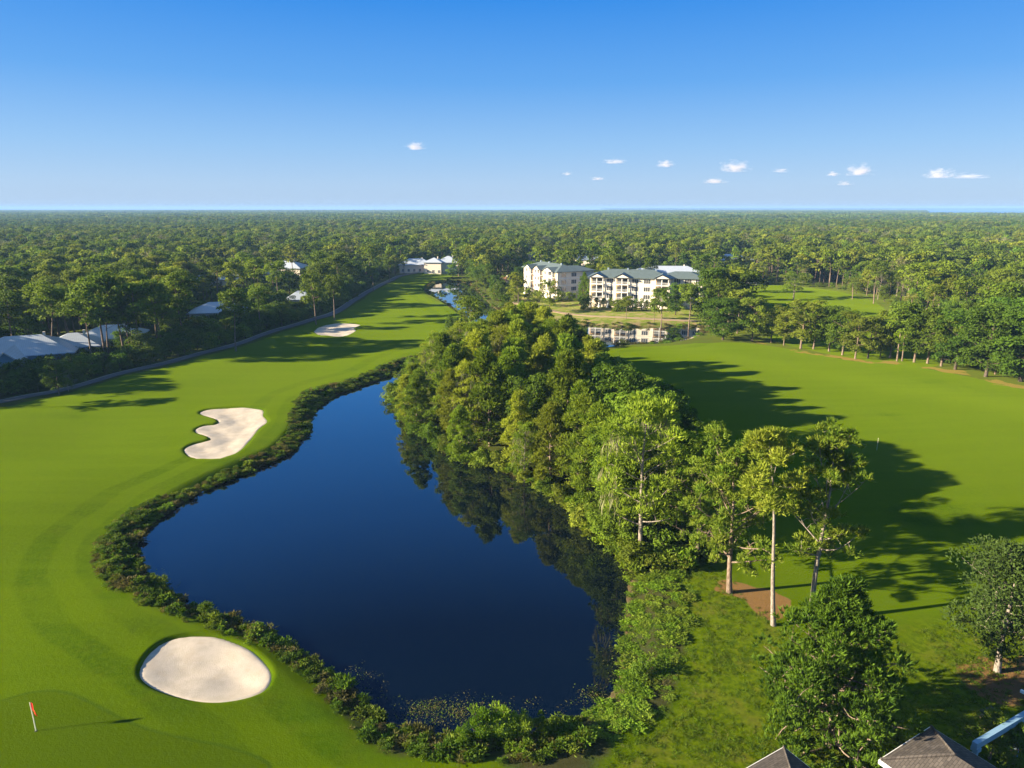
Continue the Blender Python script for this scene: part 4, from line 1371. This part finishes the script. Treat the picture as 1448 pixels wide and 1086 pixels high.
# ------------------------------------------------------------------ the woods
SIGHT = [(-10, 190, 452, 512, 0.88), (285, 345, 422, 446, 0.9), (285, 432, 366, 396, 0.75), (572, 652, 356, 378, 0.3), (736, 830, 374, 426, 1.0), (830, 990, 374, 440, 1.0), (895, 990, 372, 392, 0.9),
         (745, 850, 346, 368, 0.75), (415, 435, 408, 420, 0.9), (1020, 1062, 355, 368, 0.8), (1340, 1364, 400, 415, 0.8), (700, 725, 386, 400, 1.0)]
rng = np.random.default_rng(2024)
st = 5.6
xs, ys = np.arange(-700, 700, st), np.arange(92, 760, st)
X, Y = np.meshgrid(xs, ys)
X = (X + rng.uniform(-0.42, 0.42, X.shape) * st).ravel()
Y = (Y + rng.uniform(-0.42, 0.42, Y.shape) * st).ravel()
ok = np.abs(X) < Y * 0.80 + 45
X, Y = X[ok], Y[ok]
lw = np.maximum.reduce([sdf(LAWNL, X, Y), sdf(LAWNR, X, Y), sdf(LAWN2, X, Y), sdf(COURT, X, Y)])
wt = np.maximum(sdf(POND, X, Y), sdf(CHAN, X, Y))
pdst = polyline_dist(PATH, X, Y)
rowd = polyline_dist(ROWBED, X, Y)
pen = sdf(PENIN, X, Y)
ok = (lw < -1.2) & (wt < np.where(Y < 215, -7.0, -2.0)) & (pdst > 2.6) & (rowd > 6) & (pen < -2)
# nothing in the open corner under the camera, right of the pond
ok &= ~((Y < 130) & (X > -40))
pxs, pys = project(X, Y, 0)
# left of the path everything is wood; keep the narrow lawn apron free
X, Y, lw, pdst = X[ok], Y[ok], lw[ok], pdst[ok]
for (kx, ky, kr) in KEEP:
    m = (X - kx) ** 2 + (Y - ky) ** 2 > kr * kr
    X, Y, lw, pdst = X[m], Y[m], lw[m], pdst[m]
order = np.argsort(np.hypot(X, Y))
mass = {"pine": [], "oak": [], "bush": []}
LIMIT = {"pine": 292 - NPLANT.get("pine_tree", 0), "oak": 292 - NPLANT.get("oak_tree", 0), "bush": 285 - NPLANT.get("shrub", 0), "bare": 16}
NAMES = {"pine": ("pine_tree", PT), "oak": ("oak_tree", T), "bush": ("shrub", "shrub")}
for k in order:
    x, y = float(X[k]), float(Y[k])
    u = rng.random()
    patch = math.sin(x / 37 + 1.7) * math.sin(y / 53) + 0.6 * math.sin(x / 90 + y / 70)
    edge = -lw[k] < 6.5 or pdst[k] < 6.5
    kind = "pine" if u < 0.62 + 0.16 * patch else ("oak" if u < 0.93 else "bush")
    if edge:
        kind = "bush" if u < 0.5 else ("oak" if u < 0.8 else "pine")
    H = {"pine": rng.uniform(9.5, 17.0), "oak": rng.uniform(5.5, 10.5), "bush": rng.uniform(2.2, 4.2)}[kind]
    if edge and kind == "oak":
        H *= 0.75
    if pdst[k] < 11.9 and y < 260 and not edge:
        if kind == "pine" and rng.random() < 0.8:
            kind = "oak"
            H = rng.uniform(5.0, 8.5)
        H = min(H, 11.5)
    b0, b1 = project(x, y, 0), project(x, y, H)
    wpx = 965 * 3.0 / (y + 8)
    cut = False
    for (sx0, sx1, sy0, sy1, pr) in SIGHT:
        if sx0 - wpx < b0[0] < sx1 + wpx and b1[1] < sy1 - 2 and b0[1] > sy1 - 4 and rng.random() < pr:
            cut = True
            if kind != "bush":
                kind, cut = "bush", False
                H = rng.uniform(2.0, 3.4)
                b1 = project(x, y, H)
                if b1[1] < sy1 - 2 and pr >= 0.9:
                    cut = True
            break
    if cut:
        continue
    seen = -25 < b0[0] < 1473
    side = "left woods" if b0[0] < 640 else ("woods behind the apartment blocks" if b0[0] < 1000 else "right woods")
    if seen and kind != "bush" and rng.random() < 0.03 and LIMIT["bare"] > 0:
        LIMIT["bare"] -= 1
        plant("bare", x, y, H * 0.95, "bare grey-brown tree among the green crowns of the %s" % side, T, "bare trees of the " + side, "bare_tree", wide=1.1)
    elif seen and LIMIT[kind] > 0:
        LIMIT[kind] -= 1
        nm, ct_ = NAMES[kind]
        lab = {"pine": "tall pine with a flat-topped green crown standing in the %s", "oak": "rounded dark broadleaf tree filling in between pines of the %s", "bush": "low leafy shrub of the undergrowth in the %s"}[kind] % side
        plant(kind, x, y, H, lab, ct_, {"pine": "pines", "oak": "broadleaf trees", "bush": "undergrowth shrubs"}[kind] + " of the " + side, nm, wide=rng.uniform(0.9, 1.25))
    elif kind != "bush" or y < 330:
        mass[kind].append((x, y, H))


# ------------------------------------------------------------------ masses nobody could count: points that carry copies of one mesh
def scatter(name, pts, protos, mats_of=None, label=None):
    """one object of kind stuff: PTS = (x, y, z, rot, scale_xy, scale_z, index), PROTOS = meshes"""
    pts = np.asarray(pts, np.float32)
    me = bpy.data.meshes.new(name)
    me.vertices.add(len(pts))
    me.vertices.foreach_set("co", pts[:, :3].ravel())
    rot = np.zeros((len(pts), 3), np.float32)
    rot[:, 2] = pts[:, 3]
    me.attributes.new("turn", 'FLOAT_VECTOR', 'POINT').data.foreach_set("vector", rot.ravel())
    sc = np.stack([pts[:, 4], pts[:, 4], pts[:, 5]], -1).astype(np.float32)
    me.attributes.new("size", 'FLOAT_VECTOR', 'POINT').data.foreach_set("vector", sc.ravel())
    me.attributes.new("pick", 'INT', 'POINT').data.foreach_set("value", pts[:, 6].astype(np.int32))
    o = tag(link(name, me), label, None, None, "stuff")
    g = bpy.data.node_groups.new(name, "GeometryNodeTree")
    g.interface.new_socket("Geometry", in_out='INPUT', socket_type='NodeSocketGeometry')
    g.interface.new_socket("Geometry", in_out='OUTPUT', socket_type='NodeSocketGeometry')
    gi, go = g.nodes.new("NodeGroupInput"), g.nodes.new("NodeGroupOutput")
    iop = g.nodes.new("GeometryNodeInstanceOnPoints")
    jn = g.nodes.new("GeometryNodeJoinGeometry")
    for k, m in enumerate(reversed(protos)):          # joined geometry comes out last linked first
        po = bpy.data.objects.new(name + "_source", m)
        oi = g.nodes.new("GeometryNodeObjectInfo")
        oi.inputs["Object"].default_value = po
        oi.inputs["As Instance"].default_value = False
        g2 = g.nodes.new("GeometryNodeGeometryToInstance")
        g.links.new(oi.outputs["Geometry"], g2.inputs[0])
        g.links.new(g2.outputs[0], jn.inputs[0])
    for at_, typ, sock in (("turn", 'FLOAT_VECTOR', "Rotation"), ("size", 'FLOAT_VECTOR', "Scale"), ("pick", 'INT', "Instance Index")):
        na = g.nodes.new("GeometryNodeInputNamedAttribute")
        na.data_type = typ
        na.inputs["Name"].default_value = at_
        g.links.new(na.outputs["Attribute"], iop.inputs[sock])
    iop.inputs["Pick Instance"].default_value = True
    g.links.new(gi.outputs[0], iop.inputs["Points"])
    g.links.new(jn.outputs[0], iop.inputs["Instance"])
    g.links.new(iop.outputs[0], go.inputs[0])
    md = o.modifiers.new("scatter", 'NODES')
    md.node_group = g
    return o


def whole(kind, v):
    """trunk and crown of a kind as one mesh"""
    tr, crn, h, _ = PROTO[kind][v]
    out = []
    for me in (tr, crn):
        n = len(me.vertices)
        co = np.empty(n * 3, np.float32)
        me.vertices.foreach_get("co", co)
        f = np.empty(len(me.loops), np.int32)
        me.loops.foreach_get("vertex_index", f)
        out.append((co.reshape(-1, 3), f.reshape(-1, 4)))
    tint = np.empty(len(crn.vertices), np.float32)
    crn.attributes["tint"].data.foreach_get("value", tint)
    V, F = joinVF(out)
    fm = np.concatenate([np.zeros(len(out[0][1])), np.ones(len(out[1][1]))])
    return mesh_np(kind + "_whole", V / h, F, [tr.materials[0], crn.materials[0]], {"tint": np.concatenate([np.zeros(len(out[0][0])), tint])}, False, fm)


for s in range(5):
    proto("pinefar", 200 + s, H0, 0.20, 0.50 + 0.06 * (s % 3), 3.4, PR_PINE, 10, (1.35, 1.35, 0.7), 26, 0.85, 0.6, (M_BARK, M_PINE), sub=1, lean=0.05, up=0.8, flat=0.65, shell=0.75, tn=4, seg=3)
for s in range(3):
    proto("oakfar", 210 + s, 9.0, 0.22, 0.22, 3.9, PR_ROUND, 8, (1.5, 1.5, 1.1), 30, 0.85, 0.62, (M_BARKD, M_OAK), sub=1, fill=12, up=0.5, flat=0.65, shell=0.75, tn=4, seg=3)
proto("greyfar", 220, 11.0, 0.2, 0.3, 3.2, PR_ROUND, 12, (1.0, 1.0, 0.8), 20, 0.8, 0.25, (M_BARKL, M_MOSS), sub=1, tn=4, seg=3)
proto("spirefar", 221, 13.0, 0.2, 0.12, 2.6, PR_SPIRE, 16, (1.0, 1.0, 0.8), 26, 0.85, 0.5, (M_BARK, M_DARKFIR), sub=1, fill=6, up=0.6, flat=0.5, shell=0.7, tn=4, seg=3)
FARP = [whole("pinefar", k) for k in range(5)] + [whole("oakfar", k) for k in range(3)] + [whole("greyfar", 0), whole("spirefar", 0)]
pts = []
for kd, L in mass.items():
    for (x, y, H) in L:
        idx = rng.integers(0, 5) if kd == "pine" else rng.integers(5, 8)
        if rng.random() < 0.12:
            idx = rng.integers(8, 10)
        w = H * rng.uniform(0.85, 1.35)
        pts.append((x, y, -0.2, rng.uniform(0, 6.28), w, H, idx))
# beyond: thinning grid out to a kilometre and a half
nf = 42000
X, Y = rng.uniform(-1250, 1250, nf), rng.uniform(760, 1500, nf)
ok = np.abs(X) < Y * 0.80 + 30
gap = np.sin(X / 83 + 2 * np.sin(Y / 140)) * np.sin(Y / 61 + X / 300) > 0.93
ok &= ~gap
for x, y in zip(X[ok], Y[ok]):
    H = rng.uniform(7, 17) * (1 + 0.12 * math.sin(x / 120) * math.sin(y / 170))
    pts.append((x, y, -0.2, rng.uniform(0, 6.28), H * rng.uniform(0.95, 1.4), H, rng.integers(0, 8) if rng.random() < 0.88 else rng.integers(8, 10)))
scatter("woodland", pts, FARP)
# farther still: stands of trees as clumps
CL = []
for s in range(5):
    r2 = np.random.default_rng(300 + s)
    n = 26
    C = np.stack([r2.uniform(-17, 17, n), r2.uniform(-17, 17, n), r2.uniform(8, 13, n)], -1)
    V, F, Tt = leaves(r2, C, np.tile([3.6, 3.6, 2.2], (n, 1)) * r2.uniform(0.7, 1.25, (n, 1)), 44, 2.2, 1.7, up=0.7, flat=0.65, shell=0.75)
    V2, F2, T2 = leaves(r2, C * [1, 1, 0.45], np.tile([3.8, 3.8, 3.0], (n, 1)), 14, 2.8, 2.2, up=0.6)
    CL.append(mesh_np("stand", np.concatenate([V, V2]), np.concatenate([F, F2 + len(V)]), [M_PINE if s % 2 else M_OAK], {"tint": np.concatenate([Tt, T2 * 0.5])}))
pts = []
for (y0, y1, st) in ((1490, 2600, 27), (2600, 5600, 34)):
    nf = int(9400 * (y1 - y0) / st / st * 1.25)
    X, Y = rng.uniform(-4700, 4700, nf), rng.uniform(y0, y1, nf)
    ok = np.abs(X) < Y * 0.79 + 30
    ok &= ~((X > 0.585 * Y) & (Y > 2500))
    ok &= np.sin(X / 210 + 2 * np.sin(Y / 340)) * np.sin(Y / 150 + X / 700) < 0.86
    for x, y in zip(X[ok], Y[ok]):
        pts.append((x, y, -0.2, rng.uniform(0, 6.28), st / 28 * rng.uniform(0.9, 1.2), rng.uniform(0.75, 1.2) * (1 if y < 2600 else 0.9), rng.integers(0, 5)))
for _ in range(2600):
    x, y = rng.uniform(1500, 10500), rng.uniform(10500, 11600)
    pts.append((x, y, -0.2, rng.uniform(0, 6.28), 3.0, 1.5, rng.integers(0, 5)))
scatter("distant_forest", pts, CL)


# ------------------------------------------------------------------ bank growth round the pond, weeds in the water, rough grass
def tuft(seed, n, h, wid, spread, mat, rad_=0.4, clump=None):
    r2 = np.random.default_rng(seed)
    if clump:
        C = np.stack([r2.uniform(-rad_, rad_, clump), r2.uniform(-rad_, rad_, clump), r2.uniform(0.25, 0.75, clump) * h], -1)
        V, F, Tt = leaves(r2, C, np.tile([0.3, 0.3, 0.25], (clump, 1)), n, 0.30, wid, up=0.7, spread=0.6)
    else:
        C = np.stack([r2.uniform(-rad_, rad_, n), r2.uniform(-rad_, rad_, n), np.zeros(n) - 0.05], -1) * [0.5, 0.5, 1]
        ax = unit(np.stack([r2.normal(size=n) * spread, r2.normal(size=n) * spread, np.ones(n)], -1))
        sd = unit(np.cross(ax, r2.normal(size=(n, 3))))
        L = (h * r2.uniform(0.6, 1.2, n))[:, None]
        drop = np.array([0, 0, -1.0]) * L * 0.25
        V = np.stack([C - sd * wid * 0.4, C + ax * L * 0.6 - sd * wid * 0.5, C + ax * L + drop, C + ax * L * 0.6 + sd * wid * 0.5], 1).reshape(-1, 3)
        F = np.arange(n * 4).reshape(-1, 4)
        Tt = np.repeat(r2.random(n), 4)
    return mesh_np("tuft", V, F, [mat], {"tint": Tt})


M_BRACKEN = foliage("dry_bracken", (0.055, 0.046, 0.014), (0.120, 0.098, 0.034), (0.100, 0.096, 0.022))
BANK = [tuft(1, 26, 1.0, 0.15, 0.5, M_SHRUB, 0.45, 7), tuft(2, 30, 0.8, 0.13, 0.5, M_SHRUB, 0.5, 6), tuft(3, 26, 0.9, 0.14, 0.5, M_WEED, 0.4, 6), tuft(4, 60, 0.9, 0.07, 0.6, M_WEED),
        tuft(5, 55, 0.75, 0.06, 0.7, M_BRACKEN), tuft(6, 26, 0.7, 0.13, 0.5, M_BRACKEN, 0.45, 5)]
lo, hi = VEG.min(0), VEG.max(0)
N = 30000
q = lo + (hi - lo) * rng.random((N, 2))
dv, dp, dn = sdf(VEG, q[:, 0], q[:, 1]), sdf(POND, q[:, 0], q[:, 1]), sdf(PENIN, q[:, 0], q[:, 1])
m = (dv > 0.1) & (dp < 0.15) & (dn < 1.0)
q, dv, dp = q[m], dv[m], dp[m]
keep = rng.random(len(q)) < np.where(q[:, 0] > 5, 1.7, 1.0) * 3300 / max(1, len(q))
q, dv, dp = q[keep], dv[keep], dp[keep]
z = ground_z(q[:, 0], q[:, 1])
pts = []
for (x, y), zz, a, d in zip(q, z, dv, dp):
    nz = math.sin(x * 0.7 + 2 * math.sin(y * 0.4)) * math.sin(y * 0.55 + x * 0.2)
    right = x > 5
    u = rng.random()
    if right:
        idx = 2 if u < 0.42 else (3 if u < 0.9 else (1 if u < 0.95 else 4))
    else:
        idx = (0 if u < 0.42 else 1 if u < 0.68 else 3 if u < 0.74 else 4 if u < 0.88 else 5) if nz < 0.25 else (5 if u < 0.4 else 4 if u < 0.6 else 0 if u < 0.85 else 2)
    s = rng.uniform(0.4, 1.0) * (0.6 + 0.4 * min(1, a / 1.2)) * (1.0 + 0.22 * math.sin(x * 0.9 + 1.7 * math.sin(y * 0.8)))
    pts.append((x, y, zz - 0.05, rng.uniform(0, 6.28), s * 1.15, s * (0.38 if right else 0.82), idx))
# sedge and brush along the foot of the wooded point
q = PENIN[rng.integers(0, len(PENIN), 2600)] + rng.normal(size=(2600, 2)) * 1.3
d, dq = sdf(POND, q[:, 0], q[:, 1]), sdf(PENIN, q[:, 0], q[:, 1])
zq = ground_z(q[:, 0], q[:, 1])
for (x, y), dd, zz in zip(q, d, zq):
    if dd < 0.25:
        s = rng.uniform(0.6, 1.4)
        pts.append((x, y, max(zz, WL) - 0.05, rng.uniform(0, 6.28), s * 1.3, s * 1.1, (0, 1, 2, 3, 4, 0)[rng.integers(0, 6)]))
# thin growth along the channel
q = CHAN[rng.integers(0, len(CHAN), 800)] + rng.normal(size=(800, 2)) * 0.9
d = sdf(CHAN, q[:, 0], q[:, 1])
for (x, y), dd in zip(q, d):
    if -2.2 < dd < 0.0:
        s = rng.uniform(0.5, 1.2)
        pts.append((x, y, gz(x, y) - 0.05, rng.uniform(0, 6.28), s * 1.3, s, (1, 3, 4, 5)[rng.integers(0, 4)]))
scatter("bank_growth", pts, BANK)

WEED = [tuft(11, 26, 0.25, 0.05, 2.2, M_BRACKEN, 0.5), tuft(12, 30, 0.22, 0.06, 2.5, M_SHRUB, 0.6)]
pts = []
for (px, py, sx, sy, n) in ((640, 1006, 34, 10, 320), (600, 1004, 18, 8, 110), (520, 968, 14, 16, 60), (850, 985, 18, 7, 90), (868, 940, 8, 18, 45), (436, 604, 6, 14, 20), (400, 640, 12, 6, 14), (225, 820, 10, 8, 20), (720, 1000, 40, 6, 40)):
    for _ in range(n):
        x, y = P(px + rng.normal() * sx, py + rng.normal() * sy, WL)
        if sdf(POND, np.array([x]), np.array([y]))[0] > 0.1:
            s = rng.uniform(0.6, 1.5)
            pts.append((x, y, WL - 0.03, rng.uniform(0, 6.28), s, s * 0.7, rng.integers(0, 2)))
scatter("water_weeds", pts, WEED)
for (px, py, top, w) in ((683, 1044, 988, 1.0), (712, 1042, 986, 1.0), (740, 1046, 1002, 1.0), (766, 1042, 1004, 0.9), (655, 1056, 1024, 1.2), (905, 955, 925, 1.1), (290, 862, 842, 1.0)):
    plant_px("brightbush" if py > 1000 else "bush", px, py, top, "bright leafy shrub rising from the bank growth at the near pond end" if py > 1000 else "low shrub in the bank growth beside the pond", "shrub",
             "bright shrubs at the near end of the pond" if py > 1000 else "low shrubs beside the pond", "shrub", wide=w * 0.8)

GR = [tuft(21, 30, 0.34, 0.04, 0.9, M_GRASS, 0.4), tuft(22, 26, 0.26, 0.045, 1.1, M_GRASS, 0.4), tuft(23, 20, 0.28, 0.04, 1.2, M_BRACKEN, 0.4)]
pts = []
N = 30000
q = np.array([2.0, 24.0]) + np.array([52.0, 42.0]) * rng.random((N, 2))
rg = np.interp(0, [0], [0])
RO = smooth_closed(np.vstack([pix([(930, 790), (1010, 800), (1130, 900), (1250, 900), (1460, 880)]), np.array([(70, 30), (30, 10), (3, 22)]), pix([(870, 1050), (960, 960)])]))
rr = sdf(RO, q[:, 0], q[:, 1])
pdn = sdf(POND, q[:, 0], q[:, 1])
vv = sdf(VEG, q[:, 0], q[:, 1])
z = ground_z(q[:, 0], q[:, 1])
for (x, y), r_, a, v_, zz in zip(q, rr, pdn, vv, z):
    if r_ < 0.2 or a > -0.4 or v_ > 0.5:
        continue
    if rng.random() > 0.22 + 0.5 * min(1, r_ / 5) * (0.5 + 0.5 * math.sin(x * 0.6 + 2 * math.sin(y * 0.5))):
        continue
    u = rng.random()
    s = rng.uniform(0.4, 0.9)
    pts.append((x, y, zz, rng.uniform(0, 6.28), s * 1.3, s * 0.75, 0 if u < 0.66 else (1 if u < 0.93 else 2)))
scatter("rough_grass", pts, GR)

# ------------------------------------------------------------------ clouds
def cloud_mat(seed, dens):
    b = NB("cloud_vapour")
    b.t.nodes.remove(b.p)
    co = b.n("ShaderNodeTexCoord").outputs["Object"]
    n = b.n("ShaderNodeTexNoise")
    n.inputs["Scale"].default_value = 2.3
    n.inputs["Detail"].default_value = 7
    n.inputs["Roughness"].default_value = 0.6
    mp = b.n("ShaderNodeMapping")
    mp.inputs["Location"].default_value = (seed * 3.1, seed * 1.7, seed)
    b.l(co, mp.inputs[0])
    b.l(mp.outputs[0], n.inputs["Vector"])
    ln_ = b.n("ShaderNodeVectorMath", operation='LENGTH')
    b.l(co, ln_.inputs[0])
    f = b.math('SUBTRACT', b.math('MULTIPLY', n.outputs["Fac"], 1.75), b.math('MULTIPLY', ln_.outputs["Value"], 0.72))
    sz = b.n("ShaderNodeSeparateXYZ")
    b.l(co, sz.inputs[0])
    f = b.math('MULTIPLY', b.ss(f, 0.36, 0.95), b.ss(sz.outputs["Z"], -0.42, -0.25))
    v = b.n("ShaderNodeVolumePrincipled")
    v.inputs["Color"].default_value = (0.93, 0.85, 0.89, 1)
    b.l(b.math('MULTIPLY', f, dens), v.inputs["Density"])
    b.l(v.outputs[0], b.out.inputs["Volume"])
    b.m.cycles.volume_step_rate = 1.0
    return b.m


CLOUDS = [(588, 208, 30, 15, 1.0, "small lone white cloud apart from the others, above the middle of the horizon"),
          (1040, 238, 44, 20, 1.0, "largest white heaped cloud over the second lawn"),
          (941, 233, 28, 13, 0.9, "small white heaped cloud between the thin streak and the largest cloud"),
          (868, 229, 36, 9, 0.4, "thin pinkish streak of cloud, highest over the apartment blocks"),
          (1215, 243, 40, 20, 1.0, "white heaped cloud with thin shreds on either side"),
          (1178, 247, 20, 8, 0.7, "small flat cloud against the shredded heaped cloud"),
          (1326, 247, 42, 18, 1.0, "white heaped cloud over the far lake's near end"),
          (1365, 250, 60, 9, 0.25, "faint drawn-out streak of cloud trailing from the last heaped cloud"),
          (1010, 257, 34, 9, 0.6, "low flat cloud just under the largest heaped cloud"),
          (845, 253, 20, 7, 0.5, "tiny low puff of cloud over the long apartment block"),
          (802, 246, 18, 7, 0.35, "tiny faint puff of cloud over the dark conifer"),
          (1104, 242, 26, 8, 0.3, "faint wisp of cloud right after the largest heaped cloud"),
          (1194, 260, 24, 8, 0.4, "low faint cloud under the shredded heaped cloud")]
DC = 9000
for k, (px, py, w, h, dn, lab) in enumerate(CLOUDS):
    u, v = (px - 724) / FPX, (543 - py) / FPX
    dy, dz = cp + v * sp_, -sp_ + v * cp
    t = DC / dy
    bm_ = MB()
    sx, sz = w / 2 / FPX * t * 1.3, h / 2 / FPX * t * 1.4
    r2 = np.random.default_rng(k)
    nn, mm = 10, 14
    vs, fs = [(0, 0, -1)], []
    for a in range(1, nn):
        th = math.pi * a / nn
        for c_ in range(mm):
            ph = 2 * math.pi * c_ / mm
            vs.append((math.sin(th) * math.cos(ph), math.sin(th) * math.sin(ph), -math.cos(th)))
    vs.append((0, 0, 1))
    for c_ in range(mm):
        fs.append((0, 1 + (c_ + 1) % mm, 1 + c_))
        fs.append((len(vs) - 1, 1 + (nn - 2) * mm + c_, 1 + (nn - 2) * mm + (c_ + 1) % mm))
    for a in range(nn - 2):
        for c_ in range(mm):
            i, j = 1 + a * mm + c_, 1 + a * mm + (c_ + 1) % mm
            fs.append((i, j, j + mm, i + mm))
    bm_.add(vs, fs)
    o = bm_.obj("cloud", cloud_mat(k + 1.0, dn * 0.85 / max(40, sz)))
    o.location = (u * t, DC, CAMH + dz * t)
    o.scale = (sx, sx * 0.7, sz)
    tag(o, lab, "cloud", "clouds low over the horizon")

# ------------------------------------------------------------------ haze
hz = MB().box(-13200, 13200, -13200, 13200, -5.5, 46)
b = NB("haze_air")
b.t.nodes.remove(b.p)
v = b.n("ShaderNodeVolumePrincipled")
v.inputs["Color"].default_value = (0.30, 0.52, 0.95, 1)
v.inputs["Density"].default_value = 0.00013
b.l(v.outputs[0], b.out.inputs["Volume"])
ho = hz.obj("haze", b.m)
tag(ho, kind="stuff")
ho.visible_shadow = True
